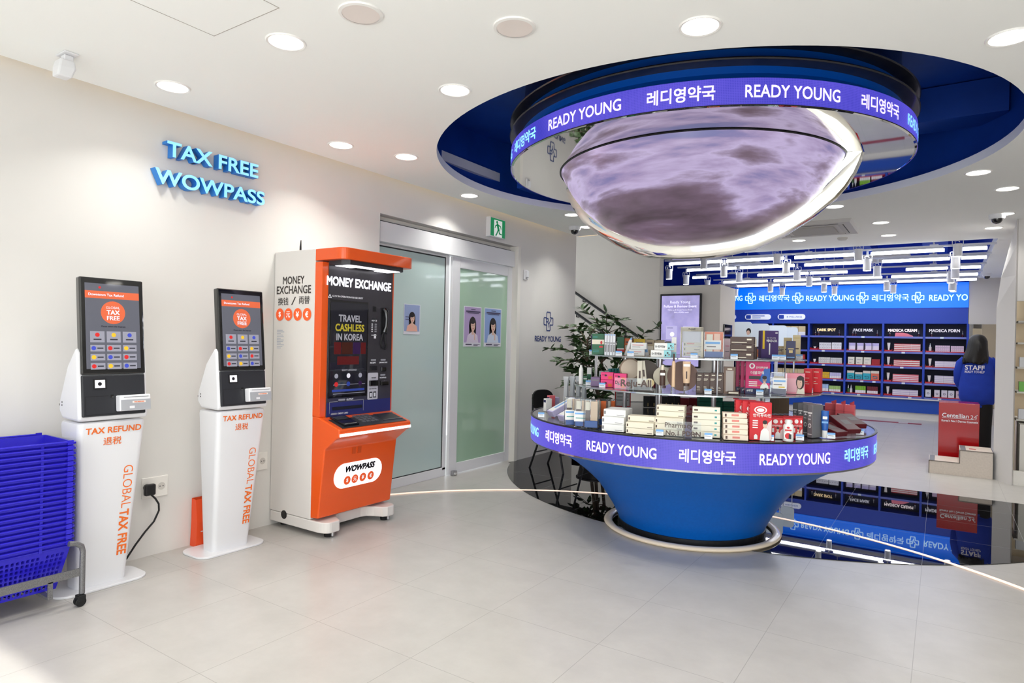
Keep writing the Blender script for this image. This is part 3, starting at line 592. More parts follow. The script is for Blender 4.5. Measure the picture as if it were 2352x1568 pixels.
def tax_kiosk(y, label):
    t = thing('payment_kiosk', label, 'kiosk', (WX, y, 0), 0, 'tax refund kiosks')
    m = MB(); m.prism(rrect(.075, .33, -.22, .22, .075, 8), 'z', .0, .012, kw); m.build('base_plate', t, bevel=.003)
    def ring(x0, x1, hw, z, r=.028): return [(p[0], p[1], z) for p in rrect(x0, x1, -hw, hw, r, 5)]
    m = MB(); m.loft([ring(.155, .276, .118, .012), ring(.15, .362, .159, .835), ring(.152, .360, .157, .85), ring(.16, .35, .148, .856, .02)], kw); m.build('column', t, smooth=True, angle=30)
    Z0 = Vector((.276, 0, .012)); S = (Vector((.362, 0, .835))-Z0); V = S.normalized(); Nn = Vector((0, 1, 0)).cross(V)
    at = lambda yy, z: Z0+S*((z-.012)/.823)+Nn*.0012+Vector((0, yy, 0))
    words_part([('TAX REFUND', at(.005, .812), .262, None, .02), ('退税', at(0, .755), .085, None, .006)], 0, 0, 0, korange, t, V=V)
    mb = MB(); letter(mb, 'GLOBAL', at(.088, .505), -V, (0, 1, 0), .225, .046, korange, -.006); letter(mb, 'TAX FREE', at(.082, .265), -V, (0, 1, 0), .24, .046, korange, .026); mb.build('side_lettering', t)
    prof = [(.19, .868), (.15, .905), (.155, .96), (.232, 1.13), (.318, 1.225), (.338, 1.2), (.371, .878), (.366, .862)]
    m = MB(); m.prism(prof, 'y', -.163, .163, kw); m.build('shell', t, bevel=.012, seg=3)
    m = MB(); m.box(.16, .162, -.165, -.1635, .93, .94, black); m.box(.185, .19, -.1645, -.163, .93, .938, black); m.box(.185, .19, -.1645, -.163, .945, .953, black); m.build('side_screw', t)
    # tilted front: panel plane from (.305,1.575) down to (.372,.885)
    P0 = Vector((.306, 0, 1.575)); P1 = Vector((.376, 0, .885)); Vd = (P0-P1).normalized(); Nf = Vector((0, 1, 0)).cross(Vd)
    L = (P0-P1).length
    def sl(mb, y0, y1, s0, s1, d0, d1, mm):      # slab on the tilted plane: s from the bottom edge, d = depth
        vs = [P1+Vd*s+Nf*dd+Vector((0, yy, 0)) for dd in (d0, d1) for yy in (y0, y1) for s in (s0, s1)]
        mb.add(vs, [(0, 1, 3, 2), (4, 6, 7, 5), (0, 4, 5, 1), (2, 3, 7, 6), (0, 2, 6, 4), (1, 5, 7, 3)], mm); return mb
    o = lambda yy, s, d=.0: P1+Vd*s+Nf*d+Vector((0, yy, 0))
    sl(MB(), -.149, .149, .0, .205, -.03, .004, kdark).build('lower_panel', t, bevel=.006)
    bz = sl(MB(), -.151, .151, .207, L, -.034, .008, blackg).build('monitor', t, bevel=.007)
    sp = sl(MB(), -.128, .128, .235, L-.03, .0082, .0088, scr).build('screen_panel', bz)
    g = MB(); e = .0092
    sl(g, -.128, .128, L-.105, L-.068, .009, e, s_or)
    def disc(mb, yy, s, r, mm, d=.0094): mb.add([o(yy+r*math.cos(2*PI*i/24), s+r*math.sin(2*PI*i/24), d) for i in range(24)], [tuple(range(24))], mm)
    disc(g, 0, L-.175, .058, s_or)
    for k in range(12):
        r_, c_ = divmod(k, 3); yy = -.076+.076*c_; ss = .395-.045*r_-(.012 if r_ else 0); hh = .028 if r_ == 0 else .016
        sl(g, yy-.033, yy+.033, ss-hh, ss+hh, .009, e, s_btn); disc(g, yy-(.0 if r_ == 0 else .018), ss+(.01 if r_ == 0 else 0), .0105, ICON[(k*2+r_) % 3], .0096)
        sl(g, yy-(.018 if r_ == 0 else .002), yy+(.018 if r_ == 0 else .026), ss-(.016 if r_ == 0 else .003), ss-(.010 if r_ == 0 else -.003), .0093, .0096, s_ink)
    disc(g, -.06, L-.05, .006, ICON[0]); g.build('screen_graphics', sp)
    h = MB()
    for s_, yy, ss, w_, bd in (('Downtown Tax Refund', -.03, L-.086, .165, .015), ('GLOBAL', 0, L-.150, .066, 0), ('TAX', 0, L-.174, .062, .03), ('FREE', 0, L-.203, .06, .02)): letter(h, s_, o(yy, ss, .0099), (0, 1, 0), Vd, w_, None, s_wh, bd)
    letter(h, 'Please select the language', o(0, .447, .0099), (0, 1, 0), Vd, .115, None, s_ink, .01); h.build('lettering', sp)
    m = sl(MB(), -.098, -.040, .135, .185, .004, .007, blackg); sl(m, -.092, -.046, .14, .18, .007, .0078, mat('reader_white', (232, 230, 240), .2, emit=.3)); disc(m, -.07, .16, .009, black, .0082); m.build('code_reader', t)
    m = sl(MB(), -.135, -.03, .098, .1, .004, .0046, black); sl(m, -.135, -.133, .01, .1, .004, .0046, black); sl(m, -.135, -.01, .008, .010, .004, .0046, black); sl(m, -.02, -.006, .088, .104, .004, .006, blackg); m.build('receipt_door', t)
    rd = sl(MB(), .002, .152, .018, .098, .004, .052, mat('reader_case', (236, 236, 240), .35)); rd = rd.build('card_reader', t, bevel=.006)
    m = sl(MB(), .006, .150, .020, .074, .05, .0535, mat('reader_smoke', (170, 172, 178), .1, coat=.5)); sl(m, .02, .14, .086, .088, .052, .0532, kdark); m.build('front_window', rd)
    m = sl(MB(), .06, .125, .056, .066, .0535, .054, mat('reader_label', (236, 228, 222), .5)); sl(m, .046, .07, .03, .042, .0535, .054, kw); m.build('stickers', rd)
    words_part('TAX REFUND', o(.092, .061, .0545), .05, None, korange, rd, V=Vd)
    return t
tax_kiosk(1.578, 'white payment kiosk beside the stacked blue baskets')
tax_kiosk(2.30, 'white payment kiosk between the orange paper bag and exchange machine')
# orange paper bag
t = thing('paper_bag', 'small orange paper bag on the floor against the wall behind a kiosk', 'bag', (WX+.0, 2.25, 0)); bagm = mat('bag_orange', (240, 84, 38), .5)
m = MB(); m.loft([[(.004, -.055, 0), (.072, -.055, 0), (.072, .15, 0), (.004, .15, 0)], [(.018, -.057, .15), (.078, -.055, .15), (.078, .15, .15), (.018, .15, .15)], [(.02, -.058, .295), (.062, -.056, .29), (.062, .15, .29), (.02, .15, .295)]], bagm, caps=False); m.box(.01, .066, -.05, .14, .002, .006, bagm); m.build('body', t)
m = MB(); m.box(.0775, .0785, -.03, .03, .09, .096, kw); m.build('print', t)
# ---------------------------------------------------------------- money exchange machine
mw = mat('machine_white', (226, 222, 217), .38, coat=.2); mo = mat('machine_orange', (235, 90, 24), .3, coat=.4); mp_ = mat('machine_panel', (58, 56, 62), .22, coat=.3)
t = X = thing('exchange_machine', 'tall orange and white currency exchange machine beside the frosted doors', 'kiosk', (WX, 2.758, 0))
m = MB(); m.box(.005, .428, 0, .655, .108, 1.878, mw); m.build('cabinet', t, bevel=.004)
foot = [(.01, 0), (.49, 0)]+[(.49+.09*math.sin(a), .05-.05*math.cos(a)) for a in [PI/2*k/6 for k in range(1, 7)]]+[(.58-.02*(1-math.cos(a)), .10+.03*math.sin(a)) for a in [PI/2*k/4 for k in range(1, 5)]]
foot += [(.50, .16), (.455, .19), (.44, .23), (.44, .43), (.455, .47), (.50, .50), (.56, .525), (.58, .555), (.58, .605)]+[(.49+.09*math.cos(a), .605+.05*math.sin(a)) for a in [PI/2*k/6 for k in range(1, 7)]]+[(.01, .655)]
m = MB(); m.prism(foot, 'z', .035, .105, mw); m.build('base', t, bevel=.006)
for x, y in ((.06, .08), (.06, .57), (.52, .075), (.52, .58)):
    m = MB(); m.cyl((x, y), .026, .0, .03, black, 16, r1=.03); m.cyl((x+.03, y+.01), .012, .006, .034, steel, 12); m.build('caster', t)
W = .655
prof = [(.428, .118), (.50, .124), (.505, .13), (.556, .575), (.66, .655), (.69, .668), (.692, .712), (.68, .722), (.428, .80)]
m = MB(); m.prism(prof, 'y', .0, W, mo); m.build('lower_body', t, bevel=.008)
m = MB(); m.box(.428, .497, 0, W, .78, 1.79, mo); m.build('side_frame', t, bevel=.003)
m = MB(); m.box(.4975, .503, .05, .637, .775, 1.785, mp_); fp = m.build('front_panel', t, bevel=.002)
cp = [(.428, 0), (.64, 0)]+[(.64+.057*math.sin(a), .05-.05*math.cos(a)) for a in [PI/2*k/6 for k in range(1, 7)]]
cp = cp+[(x, W-y) for x, y in cp[::-1]]
m = MB(); m.prism(cp, 'z', 1.80, 1.875, mo); m.build('canopy', t, bevel=.004)
m = MB(); c2 = [(.503, .05), (.62, .05), (.665, .085), (.665, W-.085), (.62, W-.05), (.503, W-.05)]; m.prism(c2, 'z', 1.772, 1.80, kdark); cu = m.build('canopy_lamp', t)
lamp = mat('canopy_light', (250, 248, 255), .3, emit=2.2); m = MB(); m.prism(rrect(.57, .655, .09, W-.09, .025, 5), 'z', 1.7695, 1.7715, lamp); m.box(.515, .57, .09, .22, 1.7695, 1.7715, lamp); m.box(.515, .57, W-.22, W-.09, 1.7695, 1.7715, lamp); m.build('light_panel', cu)
# console with keypad
V = Vector((-.183, 0, .052)).normalized(); base = Vector((.682, 0, .724))
m = MB(); m.prism([(.68, .7215), (.684, .724), (.503, .776), (.503, .77)], 'y', .035, W-.035, kdark); con = m.build('console', t)
def cons(mb, y0, y1, s0, s1, hgt, mm):
    Nn = Vector((0, 1, 0)).cross(V); vs = [base+V*s+Nn*dd+Vector((0, yy, 0)) for dd in (0.001, hgt) for yy in (y0, y1) for s in (s0, s1)]
    return mb.add(vs, [(0, 1, 3, 2), (4, 6, 7, 5), (0, 4, 5, 1), (2, 3, 7, 6), (0, 2, 6, 4), (1, 5, 7, 3)], mm)
m = cons(MB(), .065, .19, .02, .17, .014, blackg); cons(m, .075, .18, .11, .16, .0145, mat('reader_lcd', (60, 62, 72), .1)); cons(m, .075, .18, .03, .034, .0145, kw); m.build('card_terminal', con, bevel=.003)
m = MB()
for r_ in range(4):
    for c_ in range(4): cons(m, .25+.038*c_, .278+.038*c_, .045+.032*r_, .068+.032*r_, .006, mat('keypad_key', (120, 120, 126), .35, .5))
m.build('keypad', con)
m = cons(MB(), .44, .61, .045, .145, .0015, black); cons(m, .43, .62, .04, .045, .006, steel); cons(m, .43, .62, .145, .15, .006, steel); m.build('cash_tray', con)
led_w = mat('white_led_strip', (255, 250, 252), .3, emit=1.6); m = MB(); m.box(.690, .6955, .004, W-.004, .672, .69, led_w); m.build('led_strip', t)
# big screen and controls on the front panel
def fpq(mb, y0, y1, z0, z1, mm, x=.5032, d=.0008): return mb.box(x, x+d, y0, y1, z0, z1, mm)
mwhite = mat('panel_white_print', (236, 236, 242), .4); mdim = mat('panel_dim_print', (150, 150, 158), .4)
words_part('MONEY EXCHANGE', (.5045, .325, 1.672), .585, .062, mat('title_lit', (245, 245, 252), .3, emit=.8), fp, bold=.034)
words_part([('CCTV IN OPERATION FOR SECURITY', (.5045, .215, 1.574), .27, None, .02), ('△', (.5045, .06, 1.572), .03, None, .03)], 0, 0, 0, mwhite, fp, name='notice')
m = fpq(MB(), .058, .40, .90, 1.55, blackg, d=.004); bs = m.build('big_screen', fp, bevel=.002)
gl_ = mat('dark_screen', (26, 26, 34), .05, emit=.05, ecol=(90, 90, 110), coat=.8); m = fpq(MB(), .07, .39, .915, 1.535, gl_, x=.5073, d=.0006); gp = m.build('screen_panel', bs)
dimtext = mat('screen_dim_white', (120, 120, 128), .2, emit=.36, ecol=(190, 188, 196)); dimy = mat('screen_dim_yellow', (140, 128, 40), .2, emit=.4, ecol=(200, 184, 60))
words_part([('TRAVEL', (.5084, .235, 1.43), .2, .048, .03), ('IN KOREA', (.5084, .235, 1.305), .235, .046, .03)], 0, 0, 0, dimtext, gp)
words_part('CASHLESS', (.5084, .235, 1.368), .255, .05, dimy, gp, bold=.03)
m = MB(); r1 = mat('screen_red', (66, 20, 22), .2, emit=.10, ecol=(190, 50, 50)); pu = mat('screen_purple', (36, 20, 50), .2, emit=.10, ecol=(110, 60, 150)); bl_ = mat('screen_blue', (40, 60, 140), .2, emit=.2, ecol=(70, 90, 180))
for y0, y1, z0, z1, c_ in ((.1, .16, 1.19, 1.27, r1), (.165, .26, 1.19, 1.27, mat('screen_rust', (66, 30, 22), .2, emit=.10)), (.265, .33, 1.19, 1.27, pu), (.335, .38, 1.19, 1.27, r1), (.13, .32, 1.12, 1.175, r1), (.11, .37, 1.085, 1.09, s_ink), (.09, .375, .94, .955, bl_)): fpq(m, y0, y1, z0, z1, c_, x=.5081, d=.0003)  # red, rust and purple blocks: reflected table goods put in as colour
for k in range(6):
    yy, zz = .125+.105*(k % 3), 1.045-.055*(k//3); m.cyl((yy, zz), .016, .5081, .5085, [s_btn, s_wh, s_btn, ICON[0], bl_, pu][k], 18, axis='x')
fpq(m, .1, .38, .985, .988, s_btn, x=.5081, d=.0003); fpq(m, .1, .38, .925, .928, s_btn, x=.5081, d=.0003); m.build('screen_graphics', gp)
words_part([('SELECT LANGUAGE', (.5086, .235, 1.083), .13, None, .02)], 0, 0, 0, dimtext, gp, name='menu_lettering')
m = MB(); m.box(.5032, .508, .52, .585, 1.33, 1.52, black); ph = m.build('phone_cradle', fp, bevel=.004)
m = MB(); m.tube([(.515, .545, 1.51), (.53, .55, 1.49), (.533, .552, 1.44), (.53, .552, 1.39), (.515, .55, 1.35)], [.016, .019, .012, .013, .019], blackg, 12); m.build('handset', ph, smooth=True)
m = MB(); m.tube([(.512, .545, 1.345), (.515, .53, 1.31), (.512, .52, 1.27), (.51, .535, 1.235), (.51, .565, 1.225), (.51, .575, 1.25), (.511, .56, 1.29), (.513, .552, 1.335)], .006, black, 8); m.build('coiled_cord', ph, smooth=True)
m = MB(); fpq(m, .445, .475, 1.49, 1.525, black, d=.003); m.cyl((.46, 1.43), .018, .5032, .504, kdark, 18, axis='x'); fpq(m, .435, .485, 1.32, 1.325, mwhite)
for k in range(5): fpq(m, .435, .447, 1.345+.013*k, 1.352+.013*k, mwhite); fpq(m, .465, .485, 1.345+.013*k, 1.352+.013*k, mdim)
fpq(m, .46, .48, 1.30, 1.33, mwhite); m.build('phone_print', fp)
words_part([('HELP  ☎', (.5045, .46, 1.425), .05, None, .02), ('RECEIPT', (.5045, .455, 1.128), .055, None, .02), ('QR·BARCODE', (.5045, .555, 1.128), .08, None, .02), ('WOWPASS', (.5045, .555, 1.02), .065, None, .02), ('OUTPUT', (.5045, .25, .885), .06, None, .02), ('CREDIT CARD', (.5045, .19, .795), .09, None, .02)], 0, 0, 0, mwhite, fp, name='control_lettering')
m = MB()
for y0, y1, z in ((.435, .485, 1.148), (.53, .58, 1.148), (.53, .58, 1.04), (.15, .21, .885), (.09, .14, .795)): m.prism(rrect(y0, y1, z-.006, z+.006, .0058, 4), 'x', .5032, .5040, mdim)
m.build('label_pills', fp)
m = MB(); m.box(.5032, .512, .43, .49, 1.075, 1.105, black); m.build('receipt_slot', fp, bevel=.003)
m = MB(); m.box(.5032, .518, .53, .575, 1.065, 1.10, blackg); m.build('code_scanner', fp, bevel=.005)
m = MB(); m.box(.5032, .522, .525, .60, .965, 1.0, blackg); m.build('card_slot', fp, bevel=.006)
m = MB(); m.prism(rrect(.41, .505, .87, 1.058, .008), 'x', .5032, .5065, mat('acceptor_grey', (196, 194, 204), .4)); ba = m.build('bill_acceptor', fp)
m = MB(); m.box(.5065, .522, .417, .497, .965, 1.005, blackg); m.build('bill_slot', ba, bevel=.004)
m = MB(); fpq(m, .425, .453, .882, .925, black, x=.5066); fpq(m, .462, .49, .882, .925, black, x=.5066); fpq(m, .431, .447, .89, .917, mwhite, x=.5075, d=.0004); fpq(m, .468, .484, .89, .917, mwhite, x=.5075, d=.0004); m.build('banknote_symbols', ba)
words_part([('MONEY', (.5068, .465, 1.022), .045, None, .02), ('INSERT ONE BY ONE', (.5068, .457, .945), .07, None, .01)], 0, 0, 0, kdark, ba)
m = MB(); navy = mat('panel_navy', (44, 46, 104), .3); fpq(m, .052, .635, .778, .87, navy, d=.0004)
for y0, y1, z0, z1 in ((.075, .145, .874, .877), (.22, .375, .874, .877), (.372, .375, .80, .877), (.075, .078, .80, .877)): fpq(m, y0, y1, z0, z1, mdim)
m.box(.5036, .508, .10, .36, .82, .84, black); m.build('output_slot', fp)
# lit logo pill on the lower front
Vd = Vector((.0505, 0, .445)).normalized(); pb = Vector((.5065, 0, .13)); Nf = Vector((0, 1, 0)).cross(Vd)
def low(yy, s, d=.0): return pb+Vd*s+Nf*d+Vector((0, yy, 0))
pill = mat('lit_pill', (250, 246, 252), .3, emit=.9); m = MB(); pr = rrect(.10, .53, .165, .335, .084, 10); k = len(pr); m.add([low(y, s, .002) for y, s in pr]+[low(y, s, -.02) for y, s in pr], [tuple(range(k))]+[(i, (i+1) % k, k+(i+1) % k, k+i) for i in range(k)], pill); lp = m.build('lit_sign', t)
ink = mat('ink_black', (20, 20, 24), .4); mb = MB(); letter(mb, 'WOWPASS', low(.322, .292, .003), Vector((0, 1, 0)), (Vd+Vector((0, .22, 0))).normalized(), .27, .046, ink, .055); mb.build('lettering', lp)
def coins(parent, fn, ys, r, U, Vv, s0):
    mb = MB(); lt_ = MB()
    for ch, yy in zip('$元¥€', ys):
        mb.add([fn(yy+r*math.cos(2*PI*i/28), s0+r*math.sin(2*PI*i/28), .0026) for i in range(28)], [tuple(range(28))], korange2); letter(lt_, ch, fn(yy, s0, .0034), U, Vv, None, r*.95, mwhite2, .008 if ch == '元' else .03)
    mb.build('coin_symbols', parent); lt_.build('coin_lettering', parent)
korange2 = mat('coin_orange', (246, 96, 40), .4, emit=.15); mwhite2 = mat('coin_white', (252, 248, 248), .4, emit=.2)
coins(lp, low, (.215, .283, .355, .428), .03, (0, 1, 0), Vd, .215)
m = MB(); m.box(.5085, .5125, .285, .345, .212, .214, black); o_ = m.build('key_slot', t); m = MB()
for yy in (.235, .285): m.prism([(.553, .52), (.555, .52), (.558, .565), (.556, .565)], 'y', yy, yy+.03, mat('vent_orange', (205, 80, 24), .4))
m.build('vent_grilles', t)
# printing on the white side panel (faces the shop entrance)
kink = mat('side_ink', (58, 52, 50), .4); sd = lambda x, z, d=.0: Vector((x, -.0012-d, z))
mb = MB()
for s_, x, z, w_, h_, b_ in (('MONEY', .210, 1.680, .225, .052, .018), ('EXCHANGE', .212, 1.615, .36, .055, .018), ('换钱', .105, 1.538, .11, None, .005), ('両替', .325, 1.545, .11, None, .005), ('/', .215, 1.54, .05, .055, -.004)): letter(mb, s_, sd(x, z), (1, 0, 0), (0, 0, 1), w_, h_, kink, b_)
mb.build('side_lettering', t)
coins(t, lambda a_, s, d: sd(a_, s, d), (.075, .165, .262, .358), .042, (1, 0, 0), (0, 0, 1), 1.449)
m = MB()
for k in range(12): z = 1.34-.011*k; m.box(.045, .045+.06+.02*math.sin(k*2.2), -.001, 0, z, z+.004, mat('tiny_print', (168, 176, 190), .5))
m.build('small_print', t); m = MB(); m.cyl((.161, .097), .029, -.003, .0, black, 24, axis='y'); m.build('cable_hole', t)
m = MB(); m.tube([(.21, .05, 1.878), (.21, .05, 1.91), (.213, .05, 1.955)], [.007, .006, .0025], black, 8); m.build('antenna', t)
# ================================================================ nested shopping baskets on a wheeled stand
bk = mat('basket_blue', (44, 36, 196), .22)
def basket():
    m = MB(); X1, Y1, X0, Y0, H = .163, .232, .118, .185, .225
    def P(side, a, h):           # a along the side -1..1, h 0..1
        hx, hy = X0+(X1-X0)*h, Y0+(Y1-Y0)*h; z = H*h
        return {0: (hx, a*hy, z), 1: (-hx, -a*hy, z), 2: (-a*hx, hy, z), 3: (a*hx, -hy, z)}[side]
    for side in range(4):
        na = 21 if side < 2 else 14; nh = 8; t0, t1 = .04, .80
        def cell(a0, a1, h0, h1, hole=True):
            o = [(a0, h0), (a1, h0), (a1, h1), (a0, h1)]
            if not hole: m.add([P(side, *q) for q in o], [(0, 1, 2, 3)], bk); return
            ca, ch, da, dh = (a0+a1)/2, (h0+h1)/2, (a1-a0)*.31, (h1-h0)*.33
            i_ = [(ca+x*da, ch+y*dh) for x, y in ((-1, -.6), (-.6, -1), (.6, -1), (1, -.6), (1, .6), (.6, 1), (-.6, 1), (-1, .6))]
            vs = [P(side, *q) for q in o+i_]
            m.add(vs, [(0, 1, 6, 5), (1, 2, 8, 7), (2, 3, 10, 9), (3, 0, 4, 11), (0, 5, 4), (1, 7, 6), (2, 9, 8), (3, 11, 10)], bk)
        for r in range(nh):
            h0, h1 = t0+(t1-t0)*r/nh, t0+(t1-t0)*(r+1)/nh
            for c in range(na):
                a0, a1 = -.93+1.86*c/na, -.93+1.86*(c+1)/na
                slot = r == nh-1 and side < 2 and 4 < c < 16
                cell(a0, a1, h0, h1, not (r == nh-1 and side < 2 and c in (4, 16)))
            for a0, a1 in ((-1, -.93), (.93, 1)): cell(a0, a1, h0, h1, False)
        for a0, a1, h0, h1 in ((-1, 1, 0, t0), (-1, 1, t1, 1)): cell(a0, a1, h0, h1, False)
    for i in range(7):
        for j in range(10):
            x0, x1 = -X0+2*X0*i/7, -X0+2*X0*(i+1)/7-.012; y0, y1 = -Y0+2*Y0*j/10, -Y0+2*Y0*(j+1)/10-.012; m.box(x0, x1, y0, y1, 0, .003, bk)
    def rim(d, z, w, h): 
        A = rrect(-X1-d, X1+d, -Y1-d, Y1+d, .009, 3); B = rrect(-X1-d+w, X1+d-w, -Y1-d+w, Y1+d-w, .003, 3)
        m.loft([[(x, y, z-h) for x, y in A], [(x, y, z) for x, y in A], [(x, y, z) for x, y in B], [(x, y, z-h) for x, y in B]], bk, caps=False)
    rim(.008, H, .008, .009); rim(.005, H-.018, .006, .004)
    for y in (-.1, .1):
        for s in (-1, 1): m.box(s*(X1+.006), s*(X1+.010), y-.006, y+.006, H-.024, H, bk)
    return m
BX, BY = -3.835+.255, 1.148
def handle(side, up):
    m = MB(); x = side*.179
    m.tube([(x, -.21, .221), (x, -.2, .228), (x, 0, .229), (x, .2, .228), (x, .21, .221)], .0045, bk, 8)
    for y in (-.21, .21): m.box(x-.005, x+.005, y-.012, y+.012, .215, .236, bk)
    return m
t = thing('shopping_basket', 'lowest blue shopping basket showing its latticed side, bottom of the nested stack', 'basket', (BX, BY, .085), 0, 'nested blue shopping baskets')
basket().build('basin', t)
for s in (-1, 1): handle(s, 0).build('handle', t, smooth=True)
note_kids(t)
NB = 20
for k in range(1, NB):
    lab = 'topmost blue shopping basket, open and empty, of the nested stack' if k == NB-1 else 'blue shopping basket, %s up from the lowest of the nested stack' % ORD[k-1]
    copy_tree(t, (BX+random.uniform(-.0006, .0006), BY+random.uniform(-.0006, .0006), .085+.0247*k), random.uniform(-.001, .001), lab)
t = thing('basket_cart', 'grey steel wheeled stand carrying the nested blue baskets', 'cart', (BX, BY, 0)); hm = mat('hammered_grey', (128, 128, 130), .38, .6); add_noise(hm, 400, .35)
LX, LY = .202, .262
for s, x in ((1, LX), (-1, -LX)):
    for q in (1, -1):
        m = MB(); m.tube([(x, q*LY, .06), (x, q*LY, .26), (x, q*(LY-.006), .285), (x, q*(LY-.03), .302), (x, q*(LY-.06), .308)], .0125, hm, 14); m.build('leg', t, smooth=True)
    m = MB(); m.box(x-.004, x+.004, -LY, LY, .145, .182, hm); m.build('side_bar', t)
for y in (-.13, .13): m = MB(); m.box(-LX, LX, y-.012, y+.012, .07, .083, hm); m.box(LX-.004, LX+.004, y-.01, y+.01, .07, .15, hm); m.box(-LX-.004, -LX+.004, y-.01, y+.01, .07, .15, hm); m.build('cross_bar', t)
for x in (LX, -LX):
    for y in (-LY, LY):
        m = MB(); m.cyl((y-.008, .024), .023, x-.018, x-.008, black, 18, axis='x'); m.cyl((y-.008, .024), .023, x+.006, x+.016, black, 18, axis='x'); m.box(x-.02, x+.018, y-.022, y+.012, .026, .054, black); m.cyl((x, y), .010, .05, .07, black, 12); m.build('caster', t, bevel=.003)
# ================================================================ back room: tracks, tubes, spot lamps, wall band, shelving
tube_m = mat('lit_tube', (250, 250, 255), .3, emit=6.5, ecol=(240, 244, 255)); rail_m = mat('track_rail', (214, 216, 222), .4); spot_m = mat('spot_white', (214, 214, 218), .4)
TZ = 2.56
TRK = [(9.38, 1527, [(1539, 1659), (1668, 1801), (1825, 1963), (2000, 2169), (2211, 2267)]), (10.28, 1557, [(1578, 1691), (1699, 1825), (1848, 1982), (2026, 2181), (2208, 2266)]),
       (11.45, 1600, [(1592, 1623), (1741, 1857), (1862, 1947), (2081, 2178), (2204, 2253)]), (12.5, 1640, [(1663, 1764), (1778, 1886), (1907, 2027), (2048, 2177), (2199, 2247)]), (13.4, 1680, [(1695, 1791), (1805, 1909), (1928, 2042), (2061, 2177), (2198, 2244)])]
ROWN = ['nearest', 'second', 'middle', 'fourth', 'farthest']
for k, (y, u0, segs) in enumerate(TRK):
    x0 = on_y(u0, 600, y).x
    t = thing('light_track', 'white ceiling light track, %s of the five rows in the blue back room' % ROWN[k], 'track', (0, y, TZ), 0, 'light tracks')
    m = MB(); m.box(x0, .51, -.017, .017, -.0, .022, rail_m); m.build('rail', t)
    area('track_tube_light', (-1.5, y, TZ-.066), (-1.5, y, 0), 3.9, .035, 16, (.95, .97, 1))
    for f in (.15, .5, .85):
        x = x0+(.5-x0)*f; m = MB(); m.tube([(x, 0, .03), (x, 0, .735)], .006, rail_m, 6); m.box(x-.045, x+.045, -.022, .022, .018, .034, rail_m); m.build('hanger', t)
    for j, (a, b) in enumerate(segs):
        xa, xb = on_y(a, 600, y).x, on_y(b, 600, y).x
        t = thing('fluorescent_tube', 'lit white tube lamp, %s along the %s ceiling track' % (ORD[j], ROWN[k]), 'tube lamp', ((xa+xb)/2, y, TZ-.04), 0, 'lit tubes on the back room tracks'); h = (xb-xa)/2
        m = MB(); m.tube([(-h, 0, 0), (h, 0, 0)], .02, tube_m, 10); m.build('tube', t, smooth=True); m = MB(); m.box(-h*.97, h*.97, -.016, .016, .02, .036, rail_m); m.build('holder', t)
def spot_lamp():
    t = thing('spot_lamp', '', 'spotlight')
    m = MB(); m.cyl((0, 0), .047, -.15, 0, spot_m, 24); m.build('can', t, smooth=True); m = MB(); m.lathe([(0, -.1505), (.042, -.1505)], mat('spot_lit', (255, 252, 246), .4, emit=8), 24); m.build('lamp_face', t)
    m = MB(); m.tube([(-.054, 0, -.03), (-.054, 0, .045), (-.045, 0, .052), (.045, 0, .052), (.054, 0, .045), (.054, 0, -.03)], .0045, rail_m, 6); m.cyl((0, 0), .012, .05, .10, rail_m, 10); m.build('yoke', t)
    m = MB(); m.tube([(-.02, 0, .0), (-.03, 0, .03), (0, .01, .04), (.02, 0, .02), (.0, 0, .06)], .003, rail_m, 6); m.build('cord_loop', t); return note_kids(t)
SP = [(9.30, [(1617, 594), (1785, 583), (1972, 572), (2200, 560)]), (9.38, [(1537, 618), (1663, 612), (1806, 604), (1992, 595), (2195, 588)]), (10.28, [(1576, 632), (1698, 626), (1831, 621), (2015, 611), (2194, 613)]), (11.45, [(1625, 640), (1859, 636), (2184, 626)]),
      (12.5, [(1658, 652), (1770, 651), (1893, 651), (2037, 647), (2187, 646)]), (13.4, [(1690, 663), (1797, 659), (1917, 656), (2052, 653), (2190, 650)])]
proto = None
RN2 = ['front', 'nearest track', 'second track', 'middle track', 'fourth track', 'farthest track']
for k, (y, L_) in enumerate(SP):
    for j, (u, v) in enumerate(L_):
        yb = y if k == 1 else y-.05; p = on_y(u, v, yb); z = min(p.z, TZ-.1) if k else p.z
        lab = 'white can spotlight, %s from the stair wall in the %s row' % (ORD[j], RN2[k])
        if proto is None: proto = spot_lamp(); o = proto; o['label'] = lab; o['group'] = 'can spotlights in the back room'; o.location = (p.x, yb, z)
        else: o = copy_tree(proto, (p.x, yb, z), 0, lab, 'can spotlights in the back room')
cassette(on_y(2015, 620, 11.9).x, 11.9, 2.78, 'white ceiling cassette air conditioner in the blue zone facing the aisle', .46); cassette(on_y(1690, 632, 11.9).x, 11.9, 2.78, 'white ceiling cassette air conditioner in the blue zone above the partition', .46)
